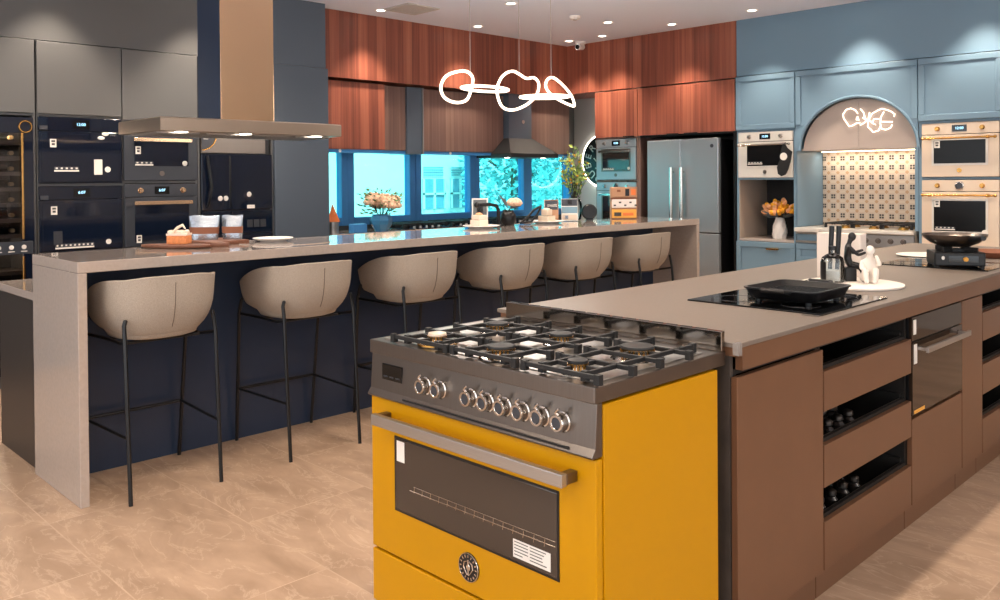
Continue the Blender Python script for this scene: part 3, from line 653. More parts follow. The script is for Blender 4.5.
# niche flowers
t = thing('tulip_vase', 'white wavy vase of yellow and pink tulips in the blue cabinet niche', 'vase', (-4.12, YF+.16, .8225)); t.scale = (1.0, 1, .72)
m = MB(); n = 32; rings = []
for i in range(15):
    z = .30*i/14; r = .062+.010*math.sin(i*.3)-.018*(i/14)**2
    rings.append([Vector(((r+.006*math.sin(k*2*PI/n*7+2.2*math.sin(i*.9)))*math.cos(2*PI*k/n), (r+.006*math.sin(k*2*PI/n*7+2.2*math.sin(i*.9)))*math.sin(2*PI*k/n), z)) for k in range(n)])
rings += [[Vector((.036*math.cos(2*PI*k/n), .036*math.sin(2*PI*k/n), z)) for k in range(n)] for z in (.30, .20)]
m.loft(rings); build(m, 'vase_body', 'white', t, True, smooth=True, ang=60)
st = MB(); lf = MB()
for k in range(60):
    a = rnd.uniform(0, 6.28); r = .20*math.sqrt(rnd.uniform(.02, 1)); z = .50-.75*r*r/.19+rnd.uniform(-.05, .05); p = Vector((r*math.cos(a), r*.55*math.sin(a), max(z, .36)))
    st.tube([(0, 0, .25), (p.x*.35, p.y*.35, .33), tuple(p)], .0035, 5)
    d = (p-Vector((0, 0, .2))).normalized(); h = MB()
    h.lathe([(.001, -.034), (.019, -.026), (.027, 0), (.022, .028), (.009, .046), (.001, .046)], p, 8, d)
    build(h, 'tulip_head', 'petal_y' if k % 2 else 'petal_p', t, True, smooth=True, ang=80)
for k in range(26):
    a = rnd.uniform(0, 6.28); lf.leaf((0.02*math.cos(a), .02*math.sin(a), .29), (math.cos(a), .6*math.sin(a), rnd.uniform(.2, .9)), rnd.uniform(.14, .22), .028)
build(st, 'stems', 'stem', t, True); build(lf, 'leaves', 'leaf_dk', t, True)
# arch bay
t = thing('arch_hood_cabinet', 'blue arched surround with blush doors over the patterned tile bay', 'cabinet', (-3.86, YF, 0), 0)
W = 1.128; cx = W/2+.022; r0 = .536; zb = 1.70; rz = .475
pl = [(.0, zb), (.0, 2.475), (W, 2.475), (W, zb)]
arc = [(cx+r0*math.cos(a), zb+rz*math.sin(a)) for a in [PI*k/40 for k in range(41)]]
m = MB(); m.prism(pl+arc, lambda u, v, d: (u, d, v), -.016, .0); build(m, 'arch_panel', 'blue', t, True)
f = MB(); f.box(0, W, -.028, -.0165, 2.42, 2.475); f.box(0, .055, -.028, -.0165, 1.95, 2.42); f.box(W-.055, W, -.028, -.0165, 1.95, 2.42); build(f, 'raised_frame', 'blue', t, True, bevel=.006)
am = MB(); prof = [(cx+(r0+.012)*math.cos(a), zb+(rz+.012)*math.sin(a)) for a in [PI*k/48 for k in range(49)]]; am.tube([(u, -.022, v) for u, v in prof], .014, 8); build(am, 'arch_moulding', 'blue', t, True, smooth=True)
for s in (0, 1):
    pa = [(cx+r0*.985*math.cos(a), zb+rz*.985*math.sin(a)) for a in [PI/2*k/20+s*PI/2 for k in range(21)]]
    x1 = cx+(.0015 if s == 0 else -.0015)
    pp = ([(x1, zb)]+pa[:-1]+[(x1, zb+rz*.985)]) if s == 0 else ([(x1, zb), (x1, zb+rz*.985)]+pa[1:])
    m = MB(); m.prism(pp, lambda u, v, d: (u, d, v), .03, .046); build(m, 'arched_door', 'arch', t, True)
build(B(.03, W-.03, .05, .585, 1.70, 1.72), 'hood_underside', 'arch', t, True)
build(B(.04, W-.05, .46, .48, 1.692, 1.699), 'led_strip', 'strip', t, True)
build(B(.0, .006, .0, .585, .96, 1.70), 'side_cheek', 'blue', t, True); build(B(W-.03, W, .0, .585, .96, 1.70), 'side_cheek', 'blue', t, True)
tag(build(B(-3.852, -2.765, 8.46, 8.475, .955, 1.695), 'tile_backsplash', 'splash'), 'cream backsplash with dark square motifs under the arch', 'backsplash', kind='structure')
la = bpy.data.lights.new('bay_strip_lamp', 'AREA'); la.shape = 'RECTANGLE'; la.size = 1.0; la.size_y = .02; la.energy = 3.2; la.color = (1, .84, .66)
lo = bpy.data.objects.new('bay_strip_lamp', la); COL.objects.link(lo); lo.location = (-3.86+.56, YF+.44, 1.688)
# neon script on the arch doors (strokes traced to real size on the blush doors)
def neon(pts): return [(-3.418+(u-120)/600*.480, YF+.015, 2.085-(v-150)/600*.50) for u, v in pts]
t = thing('neon_sign', 'white neon script sign on the blush arch doors', 'sign', (-3.22, YF-.005, 1.85))
strokes = {'neon_letter': [[(305, 215), (275, 175), (225, 152), (170, 165), (132, 215), (140, 260), (175, 310), (205, 355), (245, 345), (290, 322), (330, 318)],
  [(300, 250), (290, 285), (318, 292), (300, 250)], [(335, 165), (370, 205), (388, 270), (410, 295), (375, 325), (332, 345)], [(362, 262), (392, 288)],
  [(440, 210), (425, 290), (420, 370), (450, 395), (480, 430), (540, 415), (560, 370)], [(420, 300), (470, 225), (530, 195), (575, 180), (620, 190), (680, 215), (718, 245), (712, 272)], [(430, 290), (470, 325), (510, 352), (470, 330), (490, 285), (545, 290)],
  [(600, 215), (565, 270), (560, 340), (570, 395), (620, 410), (670, 392), (690, 360)], [(575, 320), (640, 325), (695, 328)]]}
for s in strokes['neon_letter']: build(MB().tube(neon(s), .0048, 8), 'neon_tube', 'neon', t, smooth=True)
# range under the arch and its neighbour drawers
t = thing('range_cooker', 'cream range cooker with black grates under the arch', 'cooker', (-3.60, YF, 0))
build(B(0, .84, 0, .55, .1, .925), 'range_body', 'cream', t, True); build(B(-.005, .845, -.06, .555, .925, .955), 'hob_top', 'cream2', t, True, bevel=.004)
build(B(0, .84, -.03, 0, .80, .915), 'control_panel', 'steel', t, True, bevel=.003); d = build(B(0, .84, -.03, -.001, .24, .79), 'oven_door', 'cream', t, True, bevel=.004)
build(B(.12, .72, -.034, -.029, .36, .66), 'door_glass', 'oven_glass', d, True)
hm = MB(); hm.cyl((.02, -.085, .765), (.82, -.085, .765), .012, n=12); hm.cyl((.06, -.085, .765), (.06, -.03, .765), .009, n=8); hm.cyl((.78, -.085, .765), (.78, -.03, .765), .009, n=8); build(hm, 'handle', 'steel_shiny', d, True, smooth=True)
for k in range(7): km = MB(); knob(km, .09+.11*k, .86, .020, .03, -.03); build(km, 'knob', 'steel_d', t, True, smooth=True)
for k in range(3):
    g = MB(); x0 = .03+.265*k; grate(g, x0, x0+.25, .0, .50, 1.005, .011); build(g, 'grate', 'black_matt', t, True)
    for y in (.15, .38): build(MB().lathe([(.045, .955), (.045, .968), (.036, .97), (.036, .982), (.001, .984)], (x0+.125, y, 0), 18), 'burner', 'brass', t, True, smooth=True)
build(B(0, .84, .05, .5, 0, .1), 'plinth', 'grey_gap', t, True)
t = thing('base_cabinet', 'narrow blue drawer cabinet left of the cream range cooker', 'cabinet', (-3.858, YF, 0))
build(B(.0, .25, 0, .55, .1, .915), 'cabinet_body', 'blue', t, True); build(B(0, .25, .06, .5, 0, .1), 'plinth', 'grey_gap', t, True)
for z0, z1 in ((.36, .60), (.62, .80)): d = shaker(t, 0, .25, z0, z1, name='drawer')
b = MB(); b.box(0, .25, -.028, -.001, .81, .83); b.box(0, .25, -.028, -.001, .895, .912); build(b, 'open_rack_rails', 'steel', t, True)
tag(build(B(-3.86, -3.608, YF-.06, 8.455, .917, .955), 'counter_slab', 'cream2', bevel=.003), 'short pale counter slab left of the cream range cooker', 'worktop')
# right tall unit with cream ovens
t = thing('tall_cabinet', 'blue tall cabinet holding the two cream ovens at the right edge', 'cabinet', (-2.728, YF, 0), 0)
W = .665
for a, b in ((0, .028), (W-.028, W)): build(B(a, b, 0, .585, 0, 2.48), 'side_panel', 'blue', t, True)
build(B(.028, W-.028, .57, .585, 0, 2.48), 'back_panel', 'grey_gap', t, True)
for z in (.42, .795, 1.415, 1.905): build(B(.028, W-.028, 0, .57, z, z+.018), 'shelf', 'blue', t, True)
shaker(t, 0, W, 1.925, 2.475, name='upper_door'); shaker(t, 0, W, .435, .785, name='drawer'); shaker(t, 0, W, .1, .43, name='drawer')
cr = dict(body='cream', glass='oven_black', metal='brass', panel=.095, handle='rod', win=(.10, .25, .68), knobs=True, badge='brass', text='12:00', inner='cream2', tags=((.105, .25, .045, .06, 'w'),), dots=())
oven((-2.698, YF, 1.438), 0, .605, .462, cr, 'cream oven with digital display, upper of the pair at the right edge')
oven((-2.698, YF, .818), 0, .605, .592, dict(cr, display=False, win=(.10, .26, .70), badge=None, tags=((.105, .36, .045, .06, 'w'), (.11, .165, .16, .026, 'strip')), dots=((.50, .15, .024),)), 'cream oven with round dial behind the wok, lower of the pair')
# ------------------------------------------------------------------ ceiling hood over the bar's rear counter
t = thing('island_hood', 'steel ceiling hood with warm chimney above the left end of the bar', 'range hood', (-5.0, 2.585, 1.735))
f5 = lambda x, y, z: [Vector((-x, -y, z)), Vector((x, -y, z)), Vector((x, y, z)), Vector((-x, y, z))]
m = MB(); m.loft([f5(.295, .595, 0), f5(.305, .60, .003), f5(.305, .60, .072), f5(.30, .597, .078), f5(.24, .5, .085)]); build(m, 'canopy', 'steel_warm', t, True)
ch = B(-.15, .15, -.162, .198, .085, H_C-1.735); build(ch, 'chimney', 'copper_steel', t, True, bevel=.002)
build(B(-.149, .146, -.1645, -.1625, .086, H_C-1.736), 'chimney_reflection_panel', 'bar_panel', t, True); build(B(-.149, .146, .1985, .2005, .086, H_C-1.736), 'chimney_reflection_panel', 'bar_panel', t, True)  # added covers; the dark reflection on the chimney sides is put into their colour
for k in range(4):
    y = -.45+.30*k; g = MB(); g.box(-.2, .2, y-.13, y+.13, -.006, 0)
    for j in range(9): g.box(-.19, .19, y-.12+.03*j, y-.108+.03*j, -.009, -.006)
    build(g, 'filter_panel', 'steel', t, True)
for y in (-.45, -.05, .45):
    lh = bpy.data.lights.new('hood_beam', 'SPOT'); lh.energy = 14; lh.spot_size = R_(120); lh.spot_blend = .8; lh.shadow_soft_size = .04; lh.color = (1, .94, .86); ho = bpy.data.objects.new('hood_beam', lh); COL.objects.link(ho); ho.location = (-4.76, 2.585+y, 1.72)
    build(MB().lathe([(.035, -.004), (.035, 0), (.001, 0)], (.24, y, 0), 16), 'lamp', 'led', t, True)
# ------------------------------------------------------------------ the bar
t = thing('bar_counter', 'long grey stone waterfall bar with dark panelled back', 'bar', (-4.295, 3.815, 0))
build(B(-4.615, -3.972, 1.302, 6.335, 1.045, 1.095), 'bar_top', 'bar', t, bevel=.003)
build(B(-4.615, -3.972, 1.302, 1.342, 0, 1.0445), 'end_panel', 'bar', t, bevel=.003); build(B(-4.615, -3.972, 6.295, 6.335, 0, 1.0445), 'end_panel', 'bar', t, bevel=.003)
build(B(-4.615, -4.425, 1.343, 6.294, .0, 1.0445), 'back_panel', 'bar_panel', t, label='blue black panelled back')
t = thing('base_cabinet', 'dark cabinet with pale stone counter joined behind the bar at the left', 'cabinet', (-5.0, 3.8, 0))
build(B(-5.31, -4.62, 1.33, 6.33, .0, .859), 'cabinet_body', 'dark_panel', t); build(B(-5.33, -4.617, 1.31, 6.335, .86, .90), 'counter_slab', 'bar', t, bevel=.003)
# ------------------------------------------------------------------ bar stools (local: back of the seat towards +x)
def make_stool(label):
    t = thing('bar_stool', label, 'bar stool', (0, 0, 0), 0, 'upholstered bar stools along the bar')
    n = 44; A = []
    for i in range(n+1):
        s = -1+2*i/n; L = .34; tot = 1.0
        a = s*R_(128)
        c, sn = math.cos(a), math.sin(a); e = 2/2.7
        if c >= 0: x = .25*abs(c)**e; y = .262*math.copysign(abs(sn)**e, sn); sx = 0
        else:
            k = (abs(a)-PI/2)/(R_(128)-PI/2); x = -.225*k; y = math.copysign(.262-.028*k*k, a); sx = k
        A.append((x, y, sx, abs(a)))
    rings = []
    for x, y, sx, aa in A:
        back = max(0, min(1, (R_(112)-aa)/R_(62))); back = back*back*(3-2*back)
        fx = max(0, min(1, (x+.225)/.40)); fx = 1-(1-fx)**1.8; zt = .896+.120*fx-.012*max(0, min(1, (aa-.35)/.5))*fx; zb = .735+.03*sx**1.2
        col = []
        for v in range(9):
            f = v/8; z = zt+(zb-zt)*f
            flare = 1.035-.045*min(1, f*1.6) - (.26-.14*sx)*max(0, (f-.35)/.65)**2.6
            col.append(Vector((x*flare if x > 0 else x*(1.0-.06*f), y*flare, z)))
        rings.append(col)
    mb = MB(); vo = [[mb.bm.verts.new(p) for p in c] for c in rings]
    inn = []
    for (x, y, sx, aa), c in zip(A, rings):
        nrm = Vector((x*1.0, y*1.0, 0)); nrm.normalize()
        inn.append([mb.bm.verts.new(p-nrm*(.026 if v else .022)+Vector((0, 0, -.004 if v == 0 else .004))) for v, p in enumerate(c)])
    for i in range(n):
        for v in range(8):
            mb.bm.faces.new((vo[i][v], vo[i+1][v], vo[i+1][v+1], vo[i][v+1])); mb.bm.faces.new((inn[i+1][v], inn[i][v], inn[i][v+1], inn[i+1][v+1]))
        mb.bm.faces.new((vo[i+1][0], vo[i][0], inn[i][0], inn[i+1][0])); mb.bm.faces.new((vo[i][8], vo[i+1][8], inn[i+1][8], inn[i][8]))
    for e in (0, n):
        for v in range(8): mb.bm.faces.new((vo[e][v], vo[e][v+1], inn[e][v+1], inn[e][v]))
    sh = build(mb, 'shell', 'fabric', t, True, smooth=True, ang=60, bevel=.006)
    mid = rings[n//2]
    build(MB().tube([p+Vector((.0012, 0.0, 0)) for p in mid[1:8]], .0016, 6), 'centre_seam', 'seam', sh, True)
    # seat cushion + underside pan
    def se(ax, ay, z, cxx, k=40): return [Vector((cxx+ax*math.copysign(abs(math.cos(q))**.75, math.cos(q)), ay*math.copysign(abs(math.sin(q))**.75, math.sin(q)), z)) for q in [2*PI*j/k for j in range(k)]]
    m = MB(); m.loft([se(.15, .15, .708, -.01), se(.185, .19, .718, -.015), se(.200, .208, .75, -.02), se(.206, .208, .80, -.022), se(.195, .195, .815, -.02), se(.10, .10, .822, -.02)])
    build(m, 'seat', 'fabric', t, True, smooth=True, ang=60)
    feet = [(-.275, -.24), (-.275, .24), (.268, -.222), (.268, .208)]; tops = [(-.185, -.243, .80), (-.185, .243, .80), (.192, -.204, .815), (.192, .204, .815)]
    for (fx, fy), (tx, ty, tz) in zip(feet, tops):
        s = math.copysign(1, ty); k = MB()
        knee = (tx+(fx-tx)*.20, ty+s*.012, .72)
        k.tube([(fx, fy, 0), (fx+(knee[0]-fx)*.5, fy+(knee[1]-fy)*.5, .35), knee, (tx, ty+s*.010, tz-.02), (tx, ty+s*.004, tz)], .0095, 10)
        k.ball((tx, ty+s*.004, tz), .0097); build(k, 'leg', 'black', t, True, smooth=True)
    fr = MB(); fr.tube([(-.20, -.252, .72), (-.05, -.20, .706), (.10, -.19, .700), (.205, -.212, .72)], .008, 8); fr.tube([(-.20, .252, .72), (-.05, .20, .706), (.10, .19, .700), (.205, .212, .72)], .008, 8)
    fr.tube([(-.05, -.20, .706), (-.05, .20, .706)], .008, 8); fr.tube([(.10, -.19, .700), (.10, .19, .700)], .008, 8); build(fr, 'seat_frame', 'black', t, True, smooth=True)
    q = lambda i, z: Vector((feet[i][0]+(tops[i][0]-feet[i][0])*z/.85, feet[i][1], z))
    fb = MB(); fb.tube([q(2, .295), q(0, .295)], .007, 8); fb.tube([q(3, .295), q(1, .295)], .007, 8); fb.tube([q(0, .295), q(1, .295)], .0085, 8); build(fb, 'footrest', 'black', t, True, smooth=True)
    return t
ords = ['nearest the left end of the bar', 'second from the left end of the bar', 'third from the left, in front of the vase window', 'fourth from the left, behind the range backsplash', 'fifth from the left, second from the far end of the bar', 'at the far right end of the bar']
stool = make_stool('beige bucket bar stool '+ords[0])
SY = [1.695, 2.51, 3.30, 4.105, 4.86, 5.62]
stool.location = (-4.115, SY[0], 0)
for y, l in list(zip(SY, ords))[1:]: dup(stool, (-4.125, y, 0), 'beige bucket bar stool '+l)
# ------------------------------------------------------------------ ring pendant over the bar
t = thing('ring_pendant', 'hanging pendant of five linked glowing rings above the bar', 'pendant light', (-4.3, 4.4, H_C))
def ring_curve(pts, n=64):
    P = [Vector(p) for p in pts]; L = len(P); out = []
    for i in range(L):
        a, b, c, d = P[i-1], P[i], P[(i+1) % L], P[(i+2) % L]
        for k in range(8):
            q = k/8; out.append(.5*((2*b)+(c-a)*q+(2*a-5*b+4*c-d)*q*q+(3*b-a-3*c+d)*q**3))
    return out
def pend_ring(pts): 
    c = ring_curve(pts); o = build(MB().tube(c, .010, 10, True), 'glowing_ring', 'neon', t, smooth=True); return o
def vert(yz, tw):
    yc = sum(p[0] for p in yz)/len(yz); return [(-4.3+(y-yc)*tw, y, z) for y, z in yz]
pend_ring(vert([(3.715, 2.064), (3.755, 2.137), (3.842, 2.176), (3.937, 2.187), (3.992, 2.15), (3.981, 2.072), (3.935, 1.992), (3.84, 1.97), (3.747, 1.997)], .05))
pend_ring(vert([(4.244, 2.067), (4.269, 2.149), (4.326, 2.205), (4.4, 2.228), (4.467, 2.21), (4.534, 2.186), (4.612, 2.196), (4.66, 2.155), (4.636, 2.07), (4.532, 1.993), (4.397, 1.948), (4.291, 1.968)], .05))
pend_ring(vert([(4.77, 2.15), (4.789, 2.2), (4.843, 2.216), (4.926, 2.174), (5.019, 2.094), (5.052, 2.015), (4.999, 2.019), (4.888, 2.055), (4.806, 2.099)], .15))
def flat(y0, z0, y1, z1, w):
    out = []
    for k in range(10):
        a = 2*PI*k/10; f = .5-.5*math.cos(a); out.append((-4.3+w*math.sin(a), y0+(y1-y0)*f, z0+(z1-z0)*f))
    return out
pend_ring(flat(3.926, 2.085, 4.308, 2.077, .13)); pend_ring(flat(4.529, 2.057, 4.947, 2.071, .16))
for y, z in ((3.977, 2.165), (4.463, 2.212), (4.811, 2.214)):
    build(MB().cyl((-4.3, y, z), (-4.3, y, H_C), .0022, n=6), 'suspension_wire', 'steel', t)
build(B(-4.34, -4.26, 3.8, 5.0, H_C-.025, H_C), 'ceiling_canopy', 'white', t, bevel=.004)
for y, z in ((3.85, 2.08), (4.45, 2.1), (4.95, 2.08)):
    li = bpy.data.lights.new('ring_glow', 'POINT'); li.energy = 12; li.color = (1, .92, .84); li.shadow_soft_size = .14
    lo = bpy.data.objects.new('ring_glow', li); COL.objects.link(lo); lo.location = (-4.3, y, z)
# ------------------------------------------------------------------ things on the bar
ZB = 1.095
t = thing('serving_board', 'oval walnut board with handle carrying the orange cake slice', 'serving board', (-4.43, 1.955, ZB), R_(38))
m = MB(); m.loft([[Vector((.20*sx*math.cos(a), .085*sx*math.sin(a), z)) for a in [2*PI*k/40 for k in range(40)]] for sx, z in ((.88, 0), (1, .008), (1, .018), (.94, .018))]); build(m, 'board', 'wood_tray', t, True, smooth=True)
build(MB().tube([(.19, 0, .0165), (.24, 0, .017), (.29, .005, .018)], [.014, .012, .014], 10, flat=.6), 'handle', 'wood_tray', t, True, smooth=True)
t = thing('cake_slice', 'orange cake slice with curled cream top on the oval walnut board', 'cake', (-4.47, 1.985, ZB+.0185), R_(40))
m = MB(); m.box(-.055, .055, -.035, .035, 0, .045); build(m, 'sponge', 'cake', t, True, bevel=.004)
m = MB(); m.box(-.056, .056, -.036, .036, .045, .056)
for k in range(5): m.ball((-.04+.02*k, rnd.uniform(-.015, .015), .063), (.018, .014, .012), 8, 6, .15)
m.tube([(-.04, 0, .06), (-.01, .0, .085), (.02, 0, .10), (.035, 0, .08)], [.004, .008, .008, .004], 8); build(m, 'cream_top', 'cream_top', t, True, smooth=True)
tr = tag(build(B(-4.70, -4.42, 2.11, 2.37, ZB, ZB+.022), 'serving_tray', 'wood_tray', bevel=.004), 'rectangular walnut tray under the two foil pouches', 'tray')
def pouch(x, y, rz, label, w=.10):
    t = thing('foil_pouch', label, 'pouch', (x, y, ZB+.0225), rz, 'foil coffee pouches on the walnut tray')
    rows = [(0, .032, 0), (.3, .035, .03), (.6, .026, .075), (.85, .010, .115), (1, .003, .135)]
    m = MB(); rings = []
    for f, d, z in rows:
        ww = w*(.94+.14*f); rings.append([Vector((ww*math.cos(q)*(.999) if abs(math.cos(q)) < .999 else ww*math.cos(q), d*math.sin(q), z+.004*math.cos(3*q)*f)) for q in [2*PI*k/28 for k in range(28)]])
    m.loft(rings); build(m, 'pouch_body', 'foil', t, True, smooth=True, ang=60)
    m = MB(); rings = []
    for f, d, z in ((.35, .0355, .035), (.62, .0265, .072)): rings.append([Vector(((w*(.94+.14*f)+.001)*math.cos(q), d*1.05*math.sin(q), z)) for q in [2*PI*k/28 for k in range(28)]])
    m.loft(rings, True, False); build(m, 'paper_band', 'brown_label', t, True, smooth=True); return t
pouch(-4.60, 2.19, R_(45), 'wider foil pouch with brown band standing left on the walnut tray', .082)
pouch(-4.530, 2.325, R_(45), 'narrower foil pouch with brown band standing right on the walnut tray', .058)
tag(build(MB().lathe([(.27, 0), (.27, .003), (.001, .0035)], (-4.36, 2.57, ZB), 40), 'placemat', 'bar', smooth=True), 'round cream placemat lying flat on the bar under a white plate', 'placemat')
def plate(x, y, z, r, label):
    t = tag(build(MB().lathe([(.001, 0), (r*.62, 0), (r*.66, .004), (r, .018), (r*.99, .021), (r*.62, .009), (.001, .008)], (x, y, z), 36), 'plate', 'white', smooth=True), label, 'plate'); return t
plate(-4.42, 2.52, ZB+.004, .115, 'shallow white plate on the cream placemat')
plate(-4.455, 4.215, ZB, .135, 'white plate under the blush cake piece beside the black jar')
plate(-4.53, 5.01, ZB, .14, 'white plate under the cream cake piece near the sample box stand')
t = thing('cake_piece', 'blush layered cake piece on the plate beside the black jar', 'cake', (-4.47, 4.21, ZB+.01)); 
m = MB(); m.box(-.05, .05, -.045, .045, 0, .05); m.box(-.04, .045, -.04, .04, .051, .085); build(m, 'cake_layers', 'cream_top', t, True, bevel=.005); build(MB().ball((.0, .0, .09), (.03, .025, .012), 10, 6, .1), 'icing', 'petal_p', t, True, smooth=True)
t = thing('cake_piece', 'cream cake piece on the plate left of the sample box stand', 'cake', (-4.535, 5.01, ZB+.01))
m = MB(); m.box(-.055, .055, -.045, .045, 0, .05); m.box(-.035, .035, -.03, .03, .051, .10); build(m, 'cake_layers', 'cream', t, True, bevel=.006); build(MB().ball((0, 0, .10), (.03, .026, .012), 10, 6), 'icing', 'cream_top', t, True, smooth=True)
t = thing('arm_stand', 'black bent arm stand on the bar beside the picture card', 'stand', (-4.53, 4.375, ZB))
build(MB().tube([(.0, .09, 0), (0, .09, .12), (0, .07, .155), (0, 0, .165), (0, -.12, .165)], .013, 10), 'bent_arm', 'black', t, True, smooth=True)
build(MB().lathe([(.045, 0), (.045, .01), (.001, .012)], (0, .09, 0), 20), 'base', 'black', t, True); build(MB().ball((0, -.13, .165), .022), 'arm_end', 'black', t, True, smooth=True)
def card(x, y, z, w, h, rz, label, m1, blocks, rest='bar'):
    t = thing('card_stand', label, 'card stand', (x, y, z), rz)
    q = Matrix.Rotation(R_(-12), 4, 'X'); m = MB(); m.box(-w/2, w/2, 0, .006, .004, h, q); b = build(m, 'card', m1, t, True)
    build(B(-w/2, w/2, -.012, .06, 0, .008), 'foot', 'clear', t, True)
    for (x0, x1, z0, z1, mm) in blocks:
        m = MB(); m.box(x0*w, x1*w, -.002, -.0002, z0*h, z1*h, q); build(m, 'print', mm, b, True)
    return t
CAMDIR = R_(44)
card(-4.59, 4.33, ZB, .12, .215, CAMDIR, 'pale card stand with dark picture behind the bent black stand', 'paper', ((-.42, .42, .38, .95, 'leaf_dk'), (-.2, .2, .42, .75, 'black')))
card(-4.61, 5.15, ZB, .115, .185, CAMDIR, 'dark picture card stand behind the cream cake piece', 'tan_card', ((-.45, .45, .55, .97, 'grey_metal'), (-.3, .4, .68, .8, 'paper')))
card(-4.57, 5.33, ZB, .135, .19, CAMDIR, 'striped price card stand between the cream cake and the round black speaker', 'paper', ((-.48, .48, .68, .98, 'grey_metal'), (-.1, .15, .74, .94, 'black'), (-.48, .48, .36, .64, 'ext_win'), (-.44, .44, .06, .3, 'cream'), (-.3, -.08, .1, .26, 'frame_blue')))
t = thing('rose_jar', 'black glass jar with a peach rose on the bar', 'vase', (-4.57, 4.61, ZB))
build(MB().lathe([(.001, 0), (.045, 0), (.062, .04), (.058, .08), (.04, .105), (.044, .115), (.03, .11), (.001, .09)], (0, 0, 0), 20), 'jar', 'black', t, True, smooth=True)
m = MB(); rose(m, (.02, .05, .172), .060); build(m, 'flower_head', 'petal', t, True, smooth=True, ang=80); build(MB().tube([(0, 0, .1), (.01, .03, .15), (.02, .05, .165)], .004, 6), 'stem', 'stem', t, True)
m = MB(); m.leaf((0, 0, .12), (-.4, -.5, 1), .14, .04); m.leaf((0, 0, .12), (.5, .6, .2), .1, .04); build(m, 'leaves', 'leaf_dk', t, True)
t = thing('serving_tongs', 'dark twisted tongs resting on the bar between the jar and the cream cake', 'tongs', (-4.56, 4.83, ZB))
build(MB().tube([(-.0, -.10, .012), (0, -.02, .05), (0, .06, .11), (0, .14, .135)], .010, 8), 'tong_arm', 'black', t, True, smooth=True); build(MB().tube([(.03, -.11, .012), (.03, 0, .022), (.02, .08, .08), (0, .14, .13)], .008, 8), 'tong_arm', 'black', t, True, smooth=True)
t = thing('round_speaker', 'round black disc speaker standing on the bar left of the sample box stand', 'speaker', (-4.56, 5.57, ZB), R_(44))
build(MB().lathe([(.055, -.03), (.066, -.015), (.066, .015), (.055, .03), (.001, .03)], (0, 0, .072), 28, (0, -1, 0)), 'speaker_body', 'black', t, True, smooth=True); build(B(-.03, .03, -.03, .03, 0, .012), 'foot', 'black', t, True)
t = thing('sample_box_stand', 'upright stand of brown, white and amber sample boxes at the far end of the bar', 'display stand', (-4.46, 5.92, ZB), R_(44)); t.scale = (1, 1, .92)
build(B(-.115, .115, .0, .07, 0, .30), 'stand_frame', 'tan_card', t, True, bevel=.003)
for z0, z1, mm, bl in ((.205, .295, 'tan_card', ((-.06, -.03, .05, .07, 'brown_label'), (.01, .045, .012, .078, 'black'), (.06, .10, .02, .075, 'orange'))), (.105, .185, 'box_white', tuple((-.09+.045*k, -.07+.045*k, .02+.03*(k % 2), .035+.03*(k % 2), 'ink') for k in range(5))), (.01, .09, 'amber_card', ((-.085, -.025, .02, .06, 'ink'), (-.01, .08, .025, .055, 'orange')))):
    b = build(B(-.105, .105, -.012, -.0005, z0, z1), 'sample_box', mm, t, True, bevel=.004)
    for x0, x1, a0, a1, m2 in bl: build(B(x0, x1, -.0145, -.0118, z0+a0*(z1-z0)/.09, z0+a1*(z1-z0)/.09), 'print', m2, b, True)
build(B(-.116, .116, -.0125, .071, .19, .2), 'shelf_edge', 'brown_label', t, True)
# ------------------------------------------------------------------ yellow range (front faces -Y)
t = thing('range_cooker', 'yellow freestanding range cooker with six gas burners in the foreground', 'cooker', (-1.7555, 1.88, 0))
RX0, RX1, RY0, RY1 = -2.224, -1.300, 1.612, 2.165
build(B(RX0, RX1, RY0+.028, RY1, .10, .893), 'range_body', 'yellow', t, bevel=.002)
hb = MB(); hb.box(RX0+.004, RX1-.002, RY0-.006, RY1+.048, .899, .941); build(hb, 'hob_top', 'steel_d', t, bevel=.003)
tp = MB(); tp.box(RX0+.03, RX1-.03, RY0+.03, RY1-.03, .941, .944); build(tp, 'hob_tray', 'steel', t, bevel=.002)
sp = MB(); sp.box(RX0+.035, RX1-.003, RY1+.028, RY1+.046, .9415, 1.0); build(sp, 'backsplash', 'steel_mirror', t, bevel=.002)
vs = MB()
for k in range(16): x = RX0+.05+k*.052; vs.box(x, x+.036, RY1+.0325, RY1+.0415, .9995, 1.0015)
build(vs, 'vent_grille', 'black_matt', t)
# sloped control panel with a lip
pf = lambda x: [Vector((x, RY0+.006, .8985)), Vector((x, RY0+.027, .8985)), Vector((x, RY0+.027, .765)), Vector((x, RY0-.012, .765)), Vector((x, RY0-.015, .770)), Vector((x, RY0-.002, .788))]
cp = MB(); cp.loft([pf(RX0+.002), pf(RX1-.004)]); build(cp, 'control_panel', 'steel_d', t, bevel=.0015)
dp = build(B(-2.1630, -2.0630, RY0-.0015, RY0+.02, .822, .872), 'display', 'black_gloss', t, bevel=.002)
mk = MB()
for k in range(3): mk.box(-2.1530+.03*k, -2.1330+.03*k, RY0-.0025, RY0-.0012, .832, .836)
build(mk, 'display_marks', 'grey_metal', dp)
slot = MB(); slot.box(RX0+.18, RX1-.08, RY0-.0150, RY0-.010, .7770, .7810)
build(slot, 'vent_gap', 'black_matt', t)
KX = [-1.950, -1.882, -1.750, -1.683, -1.616, -1.549, -1.480, -1.410]
